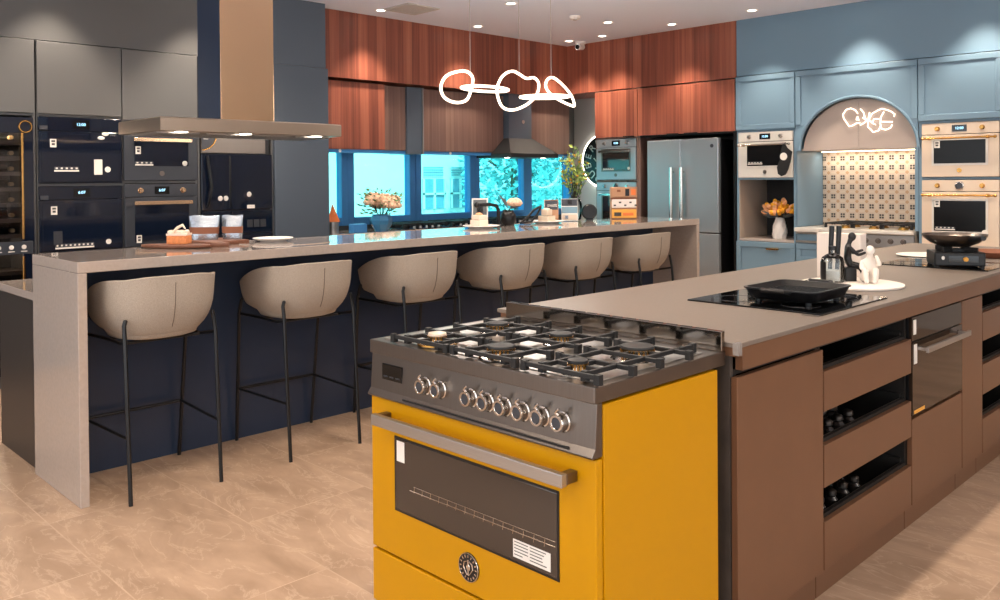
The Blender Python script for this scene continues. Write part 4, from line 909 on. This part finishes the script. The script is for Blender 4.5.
def kn(x):
    k = MB(); k.lathe([(.027, 0), (.027, .003), (.0235, .005), (.0225, .024), (.0205, .028), (.0155, .028), (.0135, .025), (.001, .025)], (x, RY0+.001, .836), 28, (0, -1, 0))
    o = build(k, 'knob', 'steel_shiny', t, smooth=True)
    build(MB().lathe([(.0135, .0), (.0135, .0025), (.001, .003)], (x, RY0-.0235, .836), 20, (0, -1, 0)), 'knob_cap', 'grey_metal', o, smooth=True)
    p = MB(); p.tube([(x+.004, RY0-.022, .857), (x-.001, RY0-.025, .864), (x+.003, RY0-.025, .871), (x+.010, RY0-.025, .875)], [.0055, .005, .0045, .002], 8); build(p, 'pointer', 'steel_shiny', o, smooth=True)
for x in KX: kn(x)
pm = MB()
for x in KX:
    for dx in (-.008, 0, .008): pm.box(x+.012+dx-.003, x+.012+dx+.003, RY0+.006, RY0+.0095, .884, .8885)
build(pm, 'burner_symbols', 'black_matt', t)
# oven door
d = build(B(RX0+.002, RX1-.004, RY0, RY0+.027, .279, .760), 'oven_door', 'yellow', t, bevel=.004)
WX0, WX1, WZ0, WZ1 = -2.0950, -1.4290, .430, .650
build(B(WX0, WX1, RY0-.003, RY0+.001, WZ0, WZ1), 'door_glass', 'yel_glass', d, bevel=.002)
f = MB(); f.box(WX0-.006, WX1+.006, RY0-.0022, RY0+.001, WZ1, WZ1+.006); f.box(WX0-.006, WX1+.006, RY0-.0022, RY0+.001, WZ0-.006, WZ0); f.box(WX0-.006, WX0, RY0-.0022, RY0+.001, WZ0, WZ1); f.box(WX1, WX1+.006, RY0-.0022, RY0+.001, WZ0, WZ1); build(f, 'glass_surround', 'black', d)
rk = MB(); rk.tube([(WX0+.07, RY0-.0036, .504), (WX1-.005, RY0-.0036, .511)], .0011, 5); rk.tube([(WX0+.09, RY0-.0036, .519), (WX1-.005, RY0-.0036, .524)], .0008, 5)
for k in range(15): x = WX0+.09+k*.038; rk.tube([(x, RY0-.0036, .501), (x+.003, RY0-.0036, .521)], .0008, 5)
build(rk, 'oven_rack', 'steel_shiny', d)
hm = MB(); hm.box(-2.142, -1.361, RY0-.062, RY0-.042, .694, .727); build(hm, 'handle', 'steel', d, bevel=.002)
for a, b in ((-2.142, -2.117), (-1.386, -1.361)): build(B(a, b, RY0-.042, RY0-.0005, .697, .724), 'handle_bracket', 'steel_d', d, bevel=.002)
# the square code sticker is left blank on purpose; only its pale label is built
st = build(B(WX0+.008, WX0+.045, RY0-.0042, RY0-.0032, .581, .644), 'sticker', 'paper', d)
s2 = build(B(-1.5850, -1.4510, RY0-.0042, RY0-.0032, .441, .489), 'rating_sticker', 'paper', d)
lm = MB()
for k in range(5): lm.box(-1.5800, -1.5800+(.05 if k < 4 else .03), RY0-.0050, RY0-.0041, .4825-.0085*k, .4845-.0085*k); lm.box(-1.5230, -1.5230+rnd.uniform(.04, .066), RY0-.0050, RY0-.0041, .4825-.0085*k, .4845-.0085*k)
build(lm, 'print_lines', 'ink', s2)
bg = MB(); bg.lathe([(.041, 0), (.041, .004), (.036, .006), (.0355, .004), (.001, .004)], (-1.7630, RY0, 0.353), 40, (0, -1, 0)); bo = build(bg, 'round_badge', 'black', d, smooth=True)
em = MB(); em.tube([(-1.7630+.0395*math.cos(a), RY0-.004, 0.353+.0395*math.sin(a)) for a in [2*PI*k/40 for k in range(40)]], .0015, 6, True)
for k in range(16): a = 2*PI*k/16; em.box(-.002, .002, -.0008, .0008, -.004, .004, Matrix.Translation((-1.7630+.0315*math.cos(a), RY0-.0045, 0.353+.0315*math.sin(a))) @ Matrix.Rotation(-(a-PI/2), 4, 'Y'))
for s in (-1, 1): em.tube([(-1.7630+s*.004, RY0-.005, 0.371), (-1.7630+s*.016, RY0-.005, 0.366), (-1.7630+s*.019, RY0-.005, 0.351), (-1.7630+s*.008, RY0-.005, 0.336), (-1.7630+s*.002, RY0-.005, 0.331)], .002, 6)
em.tube([(-1.7630, RY0-.005, 0.376), (-1.7630, RY0-.005, 0.333)], .0025, 6); em.ball((-1.7630, RY0-.005, 0.353), (.008, .002, .010), 8, 6); build(em, 'badge_emblem', 'steel_shiny', bo, smooth=True)
build(B(RX0+.002, RX1-.004, RY0, RY0+.027, .104, .271), 'drawer_front', 'yellow', t, bevel=.004)
for x in (RX0+.06, RX1-.06):
    for y in (RY0+.08, RY1-.06): build(MB().cyl((x, y, 0), (x, y, .10), .022, .026), 'foot', 'steel_d', t, smooth=True)
build(B(RX0+.03, RX1-.03, RY0+.05, RY0+.06, .02, .10), 'plinth', 'black', t)
# burners and cast-iron grates
BX = [-1.9860, -1.7080, -1.4250]; BY = [1.69, 1.95]
def burner(x, y, r, wok=False):
    m = MB(); m.lathe([(r*1.55, .944), (r*1.5, .948), (r*1.1, .949), (r*.95, .951), (r*.93, .970), (r*.75, .971), (.001, .971)], (x, y, 0), 28)
    o = build(m, 'burner', 'steel_shiny', t, smooth=True)
    g = MB(); g.lathe([(r*.89, .950), (r*.89, .9705)], (x, y, 0), 28, cap=False); 
    for k in range(22): a = 2*PI*k/22; g.box(r*.89, r*.97, -.0025, .0025, .951, .970, Matrix.Translation((x, y, 0)) @ Matrix.Rotation(a, 4, 'Z'))
    build(g, 'flame_ring', 'brass', o)
    build(MB().lathe([(r*.92, .971), (r*.96, .974), (r*.92, .979), (r*.4, .982), (.001, .982)], (x, y, 0), 28), 'burner_cap', 'black_matt' if not wok else 'cream', o, smooth=True)
    if wok:
        w_ = MB(); w_.lathe([(.062, .944), (.062, .950), (.050, .950), (.050, .944)], (x, y, 0), 32, cap=False); build(w_, 'outer_ring', 'brass', o, smooth=True)
burner(BX[0], BY[0], .030, True); burner(BX[1], BY[0], .042); burner(BX[2], BY[0], .029); burner(BX[0], BY[1], .038); burner(BX[1], BY[1], .038); burner(BX[2], BY[1], .050)
for i, x in enumerate(BX):
    g = MB(); x0, x1, y0, y1 = x-.132, x+.132, 1.625, 2.125; z = .962; h = .0060
    for dx in (-.072, .072): g.box(x+dx-.0055, x+dx+.0055, y0, y1, z-h, z+h)
    for yb in BY:
        for dy in (-.070, .070): g.box(x0, x1, yb+dy-.0055, yb+dy+.0055, z-h, z+h)
        for s in (-1, 1):
            g.box(min(x+s*.03, x+s*.072), max(x+s*.03, x+s*.072), yb-.0045, yb+.0045, z-h, z+h)
            g.box(x-.0045, x+.0045, min(yb+s*.03, yb+s*.070), max(yb+s*.03, yb+s*.070), z-h, z+h)
    for fx in (x-.072, x+.072):
        for fy in (y0+.008, y1-.008): g.box(fx-.009, fx+.009, fy-.009, fy+.009, .9445, z+h+.003)
    for fx in (x0+.008, x1-.008):
        for yb in BY:
            for dy in (-.070, .070): g.box(fx-.009, fx+.009, yb+dy-.009, yb+dy+.009, .9445, z+h+.003)
    build(g, 'grate', 'black_matt', t, bevel=.0015)
# ------------------------------------------------------------------ island
t = thing('island_worktop', 'long taupe stone island worktop with thick apron', 'worktop', (-1.755, 4.3, 0))
XI = -1.265
build(B(-2.265, XI, 2.222, 6.42, .951, .965), 'slab', 'worktop', t, bevel=.002)
ap = MB(); ap.box(XI-.026, XI-.003, 2.250, 6.40, .882, .9505); ap.box(-2.25, XI-.003, 2.226, 2.2495, .925, .9505); build(ap, 'apron', 'bronze', t)
XF = -1.277      # door fronts
tag(build(B(-2.25, -1.2995, 2.232, 2.249, 0, .924), 'end_panel', 'stone_end'), 'dark stone end panel of the island behind the yellow range', 'panel')
cg = MB(); cg.box(XI-.016, XI+.003, 2.2165, 2.2215, .930, .968); cg.box(XI+.0005, XI+.004, 2.2215, 2.236, .930, .968); cg.box(XI-.014, XI+.003, 2.2215, 2.236, .9655, .968)
tag(build(cg, 'corner_guard', 'clearplastic', bevel=.001), 'clear plastic corner guard on the near corner of the island worktop', 'corner guard')
def unit(y0, y1, label):
    return thing('island_cabinet', label, 'cabinet', (-1.7, (y0+y1)/2, 0))
def body(t, y0, y1, m='bronze', x1=XF-.022):
    build(B(-2.24, x1-.5, y0+.001, y1-.001, .1, .88), 'cabinet_body', 'drawer_in', t)
    build(B(x1-.5, x1, y0+.001, y0+.017, .1, .88), 'side_panel', 'drawer_in', t); build(B(x1-.5, x1, y1-.017, y1-.001, .1, .88), 'side_panel', 'drawer_in', t)
    build(B(x1-.5, x1, y0+.017, y1-.017, .1, .116), 'floor_panel', 'drawer_in', t); build(B(x1-.5, x1, y0+.017, y1-.017, .864, .88), 'top_panel', 'drawer_in', t)
    build(B(-2.2, XF-.03, y0+.001, y1-.001, 0, .0995), 'plinth', 'bronze', t)
def idoor(t, y0, y1, z0, z1, name='door', m='bronze'): return build(B(XF-.02, XF, y0+.0025, y1-.0025, z0, z1), name, m, t, bevel=.0012)
u = unit(2.25, 2.803, 'brown island cabinet with one plain door beside the yellow range'); body(u, 2.25, 2.803); idoor(u, 2.232, 2.803, .105, .861)
PAIRS = []
def drawers(y0, y1, label, rows, jar_label, ys):
    t = unit(y0, y1, label); body(t, y0, y1)
    for (z0, z1) in rows:
        dd = idoor(t, y0, y1, z0, z1, 'drawer_front')
        m = MB(); m.box(XF-.50, XF-.021, y0+.02, y1-.02, z0+.01, z0+.022); m.box(XF-.034, XF-.021, y0+.02, y1-.02, z0+.022, z1+.012); m.box(XF-.50, XF-.035, y0+.02, y0+.032, z0+.022, z1+.03); m.box(XF-.50, XF-.035, y1-.032, y1-.02, z0+.022, z1+.03)
        build(m, 'drawer_box', 'drawer_in', dd); build(MB().box(XF-.036, XF-.033, y0+.04, y1-.03, z1+.006, z1+.0135), 'steel_rail', 'steel_d', dd)
    return t
rows = ((.105, .270), (.388, .533), (.648, .785))
u = drawers(2.806, 3.610, 'brown island cabinet with three open fronted drawers left of the built in oven', rows, '', ())
def jar(x, y, z, label, grp):
    t = thing('spice_jar', label, 'jar', (x, y, z), 0, grp)
    build(MB().lathe([(.001, 0), (.022, 0), (.024, .03), (.024, .05), (.016, .06), (.016, .066), (.001, .066)], (0, 0, 0), 16), 'jar_glass', 'oven_glass', t, True, smooth=True)
    build(MB().lathe([(.001, .066), (.019, .066), (.019, .08), (.012, .086), (.001, .087)], (0, 0, 0), 16), 'lid', 'steel_d', t, True, smooth=True)
    return t
j0 = None; nm = ['nearest', 'second', 'third', 'fourth']
for (z, which, ks, dy, ybase) in ((.412, 'middle', 4, .09, 2.93), (.129, 'lowest', 4, .10, 2.95)):
    zt = {'middle': .388, 'lowest': .105}[which]
    for r in range(2):
        for k in range(ks):
            y = ybase+dy*k+.03*r; x = XF-.085-.075*r; zz = zt+.022+.0005
            l = 'dark jar with steel lid in the %s open drawer, %s in its %s row' % (which, nm[k], ('front', 'back')[r])
            # jars stand on a raised tray so their lids show over the drawer front
            zz = {'middle': .478, 'lowest': .215}[which]
            if j0 is None: j0 = jar(x, y, zz, l, 'steel lidded jars in the island drawers')
            else: dup(j0, (x, y, zz), l)
for which, z0, z1, yb in (('middle', .4105, .4775, 2.93), ('lowest', .1275, .2145, 2.95)):
    tag(build(B(XF-.22, XF-.045, yb-.06, yb+.42, z0, z1), 'jar_tray', 'drawer_in', bevel=.003), 'dark insert tray under the jars in the %s island drawer' % which, 'tray')
# built-in oven of the island
u = unit(3.613, 4.232, 'brown island cabinet below and around the dark mirror oven'); 
build(B(-2.24, XF-.55, 3.614, 4.231, .1, .88), 'cabinet_body', 'drawer_in', u); build(B(XF-.54, XF-.022, 3.614, 4.231, .1, .455), 'lower_body', 'drawer_in', u); build(B(-2.2, XF-.03, 3.614, 4.231, 0, .0995), 'plinth', 'bronze', u); idoor(u, 3.613, 4.232, .105, .455, 'lower_panel')
t = thing('built_in_oven', 'dark mirror glass oven with bar handle in the island side', 'oven', (XF-.3, 3.92, .466))
build(B(XF-.53, XF-.012, 3.62, 4.226, .466, .872), 'oven_body', 'black', t)
build(B(XF-.012, XF, 3.617, 4.229, .775, .872), 'control_panel', 'oven_mirror', t, bevel=.001); d = build(B(XF-.012, XF+.002, 3.617, 4.229, .470, .770), 'door', 'oven_mirror', t, bevel=.001)
hm = MB(); hm.box(XF+.038, XF+.050, 3.66, 4.20, .728, .752); hm.box(XF+.0025, XF+.038, 3.67, 3.69, .733, .747); hm.box(XF+.0025, XF+.038, 4.17, 4.19, .733, .747); build(hm, 'handle', 'steel', d, bevel=.002)
build(B(XF+.0025, XF+.0035, 3.63, 3.665, .68, .76), 'sticker', 'paper', d); build(B(XF+.0005, XF+.0015, 3.63, 3.66, .80, .86), 'sticker', 'paper', t); 
build(B(XF+.0025, XF+.0035, 3.63, 3.75, .476, .49), 'sticker', 'amber_card', d)
u = unit(4.235, 4.535, 'narrow brown island cabinet with a plain panel right of the mirror oven'); body(u, 4.235, 4.535); idoor(u, 4.235, 4.535, .105, .872)
drawers(4.538, 5.342, 'brown island cabinet with three open fronted drawers at the right edge of the photo', rows, '', ())
u = unit(5.345, 6.38, 'brown island cabinet at the far end of the island'); body(u, 5.345, 6.38); idoor(u, 5.345, 6.38, .105, .861)
# ------------------------------------------------------------------ hobs and things on the island
ZI = .965
def ihob(y0, y1, label):
    t = thing('induction_hob', label, 'hob', (-1.58, (y0+y1)/2, ZI))
    g = build(B(-1.855, -1.308, y0, y1, ZI, ZI+.006), 'glass_plate', 'black_gloss', t, bevel=.0015)
    z = MB()
    for x, y, r in ((-1.72, y0+.15, .09), (-1.72, y1-.15, .07), (-1.46, y0+.15, .07), (-1.46, y1-.15, .09)): z.tube([(x+r*math.cos(a), y+r*math.sin(a), ZI+.0061) for a in [2*PI*k/40 for k in range(40)]], .0007, 4, True)
    build(z, 'zone_rings', 'grey_metal', g)
    return t
ihob(2.868, 3.445, 'black induction hob under the griddle pan'); ihob(4.735, 5.20, 'black induction hob under the portable gas stove')
tag(build(B(-1.37, -1.31, 2.835, 2.862, ZI, ZI+.002), 'hob_scraper', 'steel_d', bevel=.0008), 'small metal tag lying at the near corner of the griddle hob', 'tag')
t = thing('griddle_pan', 'black rectangular griddle pan with side handles on the near hob', 'griddle pan', (-1.53, 3.135, ZI+.0183))
def rr(hx, hy, z, rad=.04, n=6):
    out = []
    for cx_, cy_, a0 in ((hx-rad, hy-rad, 0), (-hx+rad, hy-rad, 90), (-hx+rad, -hy+rad, 180), (hx-rad, -hy+rad, 270)):
        for k in range(n+1): a = R_(a0+90*k/n); out.append(Vector((cx_+rad*math.cos(a), cy_+rad*math.sin(a), z)))
    return out
m = MB(); m.loft([rr(.125, .145, 0), rr(.132, .152, .004), rr(.146, .166, .038), rr(.151, .171, .040), rr(.151, .171, .044), rr(.142, .162, .044), rr(.13, .15, .020)]); pb = build(m, 'pan_body', 'black', t, True, smooth=True, ang=40)
m = MB()
for k in range(11): m.box(-.12, .12, -.13+.026*k-.004, -.13+.026*k+.004, .0195, .025)
build(m, 'griddle_ribs', 'black', pb, True)
for x in (-.10, .10):
    for y in (-.12, .12): build(MB().cyl((x, y, -.0118), (x, y, .001), .012), 'foot', 'black', t, True)
for s in (-1, 1): build(MB().tube([(-.05, s*.168, .036), (-.045, s*.20, .042), (.045, s*.20, .042), (.05, s*.168, .036)], .009, 8), 'side_handle', 'black', t, True, smooth=True)
tag(build(MB().lathe([(.001, 0), (.21, 0), (.215, .004), (.215, .010), (.20, .013), (.001, .013)], (-1.585, 3.765, ZI), 48), 'round_board', 'white_matt', smooth=True), 'round white board under the bottle and figurines on the island', 'board')
ZR = ZI+.0133
t = thing('display_box', 'tall white display box standing behind the figurines', 'box', (-1.73, 4.005, ZI))
build(B(-.110, .100, -.035, .035, 0, .214), 'box_body', 'box_white', t, True, bevel=.003)
t = thing('oil_bottle', 'clear round shouldered bottle with black label on the white board', 'bottle', (-1.655, 3.728, ZR)); t.scale = (1, 1, .84)
build(MB().lathe([(.001, .0), (.046, .0), (.050, .006), (.050, .105), (.044, .130), (.026, .146), (.014, .152), (.014, .172), (.012, .172), (.012, .152), (.024, .142), (.042, .128), (.0475, .104), (.0475, .01), (.001, .008)], (0, 0, 0), 32), 'bottle_glass', 'clear', t, True, smooth=True)
build(MB().lathe([(.001, .0), (.017, 0), (.017, .022), (.001, .024)], (0, 0, .168), 20), 'stopper', 'black', t, True, smooth=True)
lb = MB(); a0, a1 = R_(188), R_(262); ar = [a0+(a1-a0)*k/20 for k in range(21)]
lb.loft([[Vector((.0508*math.cos(a), .0508*math.sin(a), z)) for a in ar] for z in (.015, .108)], False, False); build(lb, 'label', 'black', t, True, smooth=True)
build(MB().lathe([(.001, .009), (.0465, .009), (.0465, .062), (.001, .062)], (0, 0, 0), 24), 'oil', 'cream2', t, True, smooth=True)
def stick(x, y, dx, dy, label):
    return tag(build(MB().tube([(x, y, ZR), (x+dx*.5, y+dy*.5, ZR+.115), (x+dx, y+dy, ZR+.24)], [.009, .010, .012], 12), 'pepper_mill', 'black', smooth=True), label, 'mill', 'slim black mills behind the bottle')
stick(-1.715, 3.83, -.005, .04, 'slim black mill leaning behind the bottle, left of two'); stick(-1.690, 3.85, -.005, .04, 'slim black mill leaning behind the bottle, right of two')
# seated black figure: faces right (+x+y), leaning back, hand reaching to the box edge
def fig(name, label, loc, rz, V, E_, Rr, m, cat='figurine', extra=()):
    t = thing(name, label, cat, loc, rz)
    b = skin_mb(V, E_, Rr, 2)
    for c, r in extra: b.ball(c, r, 16, 12)
    build(b, 'figure', m, t, True, smooth=True, ang=180); return t
V = [(-.01, 0, .075), (-.012, 0, .115), (-.012, 0, .150), (-.006, 0, .168), (.006, 0, .195),
     (-.01, -.024, .150), (.025, -.030, .118), (.062, -.022, .130), (-.01, .024, .150), (.022, .030, .122), (.066, .020, .138),
     (.0, -.014, .072), (.040, -.018, .060), (.060, -.018, .012), (.085, -.018, .006), (.0, .014, .072), (.048, .018, .070), (.072, .018, .014), (.098, .018, .006)]
E_ = [(0, 1), (1, 2), (2, 3), (3, 4), (2, 5), (5, 6), (6, 7), (2, 8), (8, 9), (9, 10), (0, 11), (11, 12), (12, 13), (13, 14), (0, 15), (15, 16), (16, 17), (17, 18)]
Rr = [.019, .017, .019, .009, .015, .011, .008, .006, .011, .008, .006, .014, .012, .009, .006, .014, .012, .009, .006]
t = fig('seated_figurine', 'black seated human figurine reaching one hand towards the white box', (-1.612, 3.815, ZR), R_(42), V, E_, Rr, 'black', extra=(((.008, 0, .199), (.017, .015, .020)),))
build(B(-.03, .02, -.028, .028, 0, .062), 'seat_block', 'black', t, True, bevel=.004)
# white thinker: knees drawn up, arms folded round them, one hand to the head
V = [(0, .02, .022), (0, .024, .060), (0, .018, .102), (0, .010, .125), (0, .0, .150),
     (-.036, .016, .100), (-.040, -.022, .070), (-.006, -.052, .066), (.036, .016, .100), (.042, -.020, .092), (.024, -.012, .140),
     (-.022, .014, .022), (-.024, -.040, .075), (-.018, -.040, .010), (-.018, -.062, .008), (.022, .014, .022), (.024, -.040, .075), (.018, -.040, .010), (.018, -.062, .008)]
Rr = [.028, .026, .030, .012, .020, .014, .011, .008, .014, .011, .009, .022, .015, .012, .009, .022, .015, .012, .009]
fig('thinker_figurine', 'white seated thinker figurine with knees drawn up on the white board', (-1.518, 3.802, ZR), R_(24), V, E_, Rr, 'white_matt', extra=(((0, -.004, .163), (.020, .021, .025)),)).scale = (.9, .9, .88)
# portable stove and wok
t = thing('portable_stove', 'black portable gas stove on the far hob under the wok', 'gas stove', (-1.49, 4.86, ZI+.0063), R_(30))
build(B(-.125, .115, -.09, .11, .006, .080), 'stove_body', 'black', t, True, bevel=.008)
kb = build(MB().lathe([(.012, 0), (.011, .014), (.001, .015)], (.02, -.0915, .045), 20, (0, -1, 0)), 'knob', 'amber_card', t, True, smooth=True)
build(B(-.06, .08, -.0915, -.0895, .028, .062), 'front_plate', 'black_gloss', t, True)
m = MB(); m.ball((-.085, -.091, .05), (.008, .002, .010), 8, 6); build(m, 'front_mark', 'paper', t, True)
for x in (-.11, .10):
    for y in (-.075, .095): build(MB().cyl((x, y, 0), (x, y, .007), .012), 'foot', 'black', t, True)
m = MB()
for k in range(4): a = PI/4+k*PI/2; m.box(.045, .115, -.006, .006, .080, .104, Matrix.Translation((0, .01, 0)) @ Matrix.Rotation(a, 4, 'Z'))
m.lathe([(.05, .080), (.05, .092), (.001, .093)], (0, .01, 0), 24); build(m, 'pan_support', 'black_matt', t, True)
t = thing('wok', 'dark steel wok with black handle on the portable stove', 'wok', (-1.50, 4.86, ZI+.111), R_(30))
m = MB(); m.lathe([(.001, 0), (.07, .0), (.115, .018), (.148, .045), (.158, .064), (.155, .064), (.144, .045), (.112, .021), (.068, .004), (.001, .004)], (0, .01, 0), 48); build(m, 'wok_bowl', 'steel_d', t, True, smooth=True, ang=50)
build(MB().tube([(.045, -.13, .045), (.055, -.17, .050), (.06, -.26, .062), (.06, -.30, .062)], [.016, .018, .015, .012], 12), 'handle', 'black', t, True, smooth=True)
tag(build(MB().lathe([(.001, 0), (.09, 0), (.16, .010), (.158, .013), (.001, .008)], (-1.83, 5.40, ZI), 36), 'plate', 'white', smooth=True), 'white plate lying behind the portable stove', 'plate')
t = thing('frying_pan', 'dark shallow pan at the far end of the island', 'pan', (-1.52, 5.62, ZI))
build(MB().lathe([(.001, 0), (.13, 0), (.165, .035), (.16, .036), (.125, .005), (.001, .005)], (0, 0, 0), 40), 'pan_body', 'brown_label', t, True, smooth=True); build(MB().tube([(.15, .02, .03), (.23, .03, .045), (.32, .04, .05)], .011, 8), 'handle', 'black', t, True, smooth=True)
# ------------------------------------------------------------------ ceiling things
DL = [(-6.517, 4.88, 'left of the air vent above the walnut wall'), (-6.514, 6.14, 'above the black pyramid hood wall'), (-5.46, 5.565, 'nearest the middle pendant wire'), (-6.5, 7.59, 'in the corner by the small camera'),
      (-5.448, 6.98, 'right of the smoke detector'), (-6.015, 7.60, 'beside the corner above the oven tower'), (-5.066, 7.57, 'above the fridge doors'), (-4.119, 7.516, 'above the left blue cabinet')]
for x, y, s in DL: downlight(x, y, 'round white recessed downlight '+s, 85, 84)
OFF = [(-6.35, 2.0), (-6.35, 3.1), (-3.2, 7.62), (-2.2, 7.62), (-1.2, 7.62)]
for x, y in OFF: downlight(x, y, 'recessed downlight out of view above the cabinets', 95, 84)
GR = [(x, y) for x in (-5.6, -3.1, -1.6, .2, 2.2) for y in (-2.4, -.6, 1.2, 3.0, 4.8, 6.4) if not (x == -5.6 and (y < 1 or y > 4))]
for x, y in GR: downlight(x, y, 'recessed downlight out of view over the showroom floor', (PWB if x < -2 else PWI if x < -1 else PW) if y > 0 else PW*.6, 104 if -2 < x < -1 else 130, .6, group='downlights of the showroom grid')
def fill_panel(x, y, e):  # unseen ceiling panels added as frontal fill for range, bar and stools
    t = thing('added_fill_panel', 'long white fill panel added on the ceiling, out of view', 'ceiling light', (x, y, H_C), 0, 'added fill panels on the ceiling')
    f = MB(); f.box(-.62, .62, -.17, .17, -.05, -.005); build(f, 'fill_housing', 'white', t, True, bevel=.004); build(B(-.58, .58, -.13, .13, -.053, -.0505), 'fill_diffuser', 'led', t, True)
    la = bpy.data.lights.new('fill_beam', 'AREA'); la.shape = 'RECTANGLE'; la.size = 1.16; la.size_y = .26; la.energy = e; la.color = (1, .87, .74)
    lo = bpy.data.objects.new('fill_beam', la); COL.objects.link(lo); lo.location = (x, y, H_C-.06)
for x in (-3.0, -.6, 1.8):
    for y in (-2.2, -.2): fill_panel(x, y, FILL)
fill_panel(1.8, 2.2, FILL); fill_panel(1.8, 4.6, FILL)
t = thing('air_vent', 'pale square air vent in the ceiling near the walnut wall', 'air vent', (-6.27, 5.05, H_C))
f = MB(); f.box(-.19, .19, -.19, -.16, -.012, 0); f.box(-.19, .19, .16, .19, -.012, 0); f.box(-.19, -.16, -.16, .16, -.012, 0); f.box(.16, .19, -.16, .16, -.012, 0); build(f, 'vent_frame', 'wall', t, True)
m = MB()
for k in range(9): m.box(-.16, .16, -.15+.035*k, -.13+.035*k, -.009, -.002)
build(m, 'vent_slats', 'wall', t, True); build(B(-.16, .16, -.16, .16, -.0015, 0), 'vent_backing', 'white', t, True)
t = thing('smoke_detector', 'round white smoke detector on the ceiling', 'smoke detector', (-5.468, 6.478, H_C)); build(MB().lathe([(.055, 0), (.055, -.018), (.042, -.034), (.001, -.036)], (0, 0, 0), 24), 'detector_body', 'white', t, True, smooth=True); build(MB().lathe([(.02, -.036), (.018, -.042), (.001, -.043)], (0, 0, 0), 16), 'sensor_cap', 'wall', t, True)
t = thing('ceiling_camera', 'small white camera in the ceiling corner over the walnut panels', 'camera', (-6.45, 7.74, H_C)); build(MB().lathe([(.06, 0), (.06, -.03), (.001, -.032)], (0, 0, 0), 24), 'mount', 'white', t, True, smooth=True); build(MB().cyl((0, .03, -.06), (.03, -.09, -.075), .036, n=18), 'camera_body', 'white', t, True, smooth=True); build(MB().cyl((.03, -.09, -.075), (.032, -.10, -.076), .026, n=18), 'lens', 'black_gloss', t, True, smooth=True)
# ------------------------------------------------------------------ outside the window band
tag(build(B(-40, -7.4, -10, 40, -.6, -.5), 'street', 'ext_ground'), kind='structure')
t = thing('building', 'pale building with shuttered windows across the street', 'building', (-14.5, 9, -.5))
w = MB(); w.box(-17, -14, -4, 12.95, -.5, 7); build(w, 'facade', 'ext_wall', t)
for y0, y1 in ((11.53, 12.15), (12.32, 12.86)):
    o = build(B(-14.02, -13.98, y0, y1, .82, 1.46), 'window', 'ext_win', t)
    f = MB(); f.box(-13.98, -13.94, (y0+y1)/2-.02, (y0+y1)/2+.02, .82, 1.46); f.box(-13.98, -13.94, y0, y1, 1.12, 1.16); f.box(-13.98, -13.94, y0, y0+.03, .82, 1.46); f.box(-13.98, -13.94, y1-.03, y1, .82, 1.46); build(f, 'window_bars', 'ext_wall', o)
    pn = MB()
    for r in range(4):
        for k in range(10): pn.box(-13.99, -13.96, y0+.03+k*(y1-y0-.06)/10, y0+.06+k*(y1-y0-.06)/10, 1.53+r*.055, 1.55+r*.055)
    build(pn, 'pierced_panel', 'ext_win', t)
build(B(-14.06, -13.90, -4, 12.95, .55, .68), 'sill_course', 'tan_card', t)
def tree(x, y, h, r, n, label):
    t = thing('tree', label, 'tree', (x, y, -.5), 0, 'trees outside the window band')
    st = MB(); st.tube([(0, 0, 0), (.05, .05, h*.4), (-.03, .1, h*.8)], [.16, .12, .05], 8)
    for k in range(8): a = rnd.uniform(0, 6.28); st.tube([(0, .06, h*rnd.uniform(.3, .6)), (r*.6*math.cos(a), r*.6*math.sin(a), h*rnd.uniform(.5, .9))], [.05, .02], 6)
    build(st, 'trunk', 'bark', t, True)
    lf = MB()
    for k in range(n):
        a = rnd.uniform(0, 6.28); u = rnd.random()**.5; ph = rnd.uniform(-1, 1); rr_ = r*u*math.sqrt(max(0, 1-ph*ph*.8))
        lf.leaf((rr_*math.cos(a), rr_*math.sin(a), h*.55+ph*h*.42), (rnd.uniform(-1, 1), rnd.uniform(-1, 1), rnd.uniform(-1, .4)), rnd.uniform(.12, .22), .09)
    build(lf, 'foliage', 'tree', t, True)
tree(-12.3, 12.55, 4.2, 1.15, 2600, 'leafy tree outside the third window from the left')
tree(-12.6, 15.6, 4.4, 1.6, 3200, 'leafy tree outside the last window at the right')
# ------------------------------------------------------------------ daylight
wd = bpy.data.worlds.new('sky'); SC.world = wd; wd.use_nodes = True
bg = wd.node_tree.nodes['Background']; bg.inputs[0].default_value = (*SKY, 1); bg.inputs[1].default_value = SKYS
s = bpy.data.lights.new('sun', 'SUN'); s.energy = SUN; s.angle = R_(3); s.color = (1, .96, .9)
so = bpy.data.objects.new('sun', s); COL.objects.link(so); so.rotation_euler = Vector((-.55, .25, -.8)).to_track_quat('-Z', 'Y').to_euler()
# ------------------------------------------------------------------ camera
yaw, pitch, roll, f_, cx_, cy_ = R_(45.47483901), R_(.65357211), R_(-.43876577), 848.76331957, 497.26968993, 188.54441338
c, s_ = math.cos(yaw), math.sin(yaw)
F = Vector((-s_, c, 0)); Rt = Vector((c, s_, 0)); U = Vector((0, 0, 1))
F, U = F*math.cos(pitch)-U*math.sin(pitch), U*math.cos(pitch)+F*math.sin(pitch)
Rt, U = Rt*math.cos(roll)+U*math.sin(roll), U*math.cos(roll)-Rt*math.sin(roll)
cam = bpy.data.cameras.new('camera'); co = bpy.data.objects.new('camera', cam); COL.objects.link(co)
mm = Matrix((Rt, U, -F)).transposed().to_4x4(); mm.translation = (0, 0, 1.45); co.matrix_world = mm
cam.sensor_fit = 'HORIZONTAL'; cam.sensor_width = 36; cam.lens = f_/1000*36; cam.shift_x = (500-cx_)/1000; cam.shift_y = -(300-cy_)/1000; cam.clip_start = .05; cam.clip_end = 200
SC.camera = co
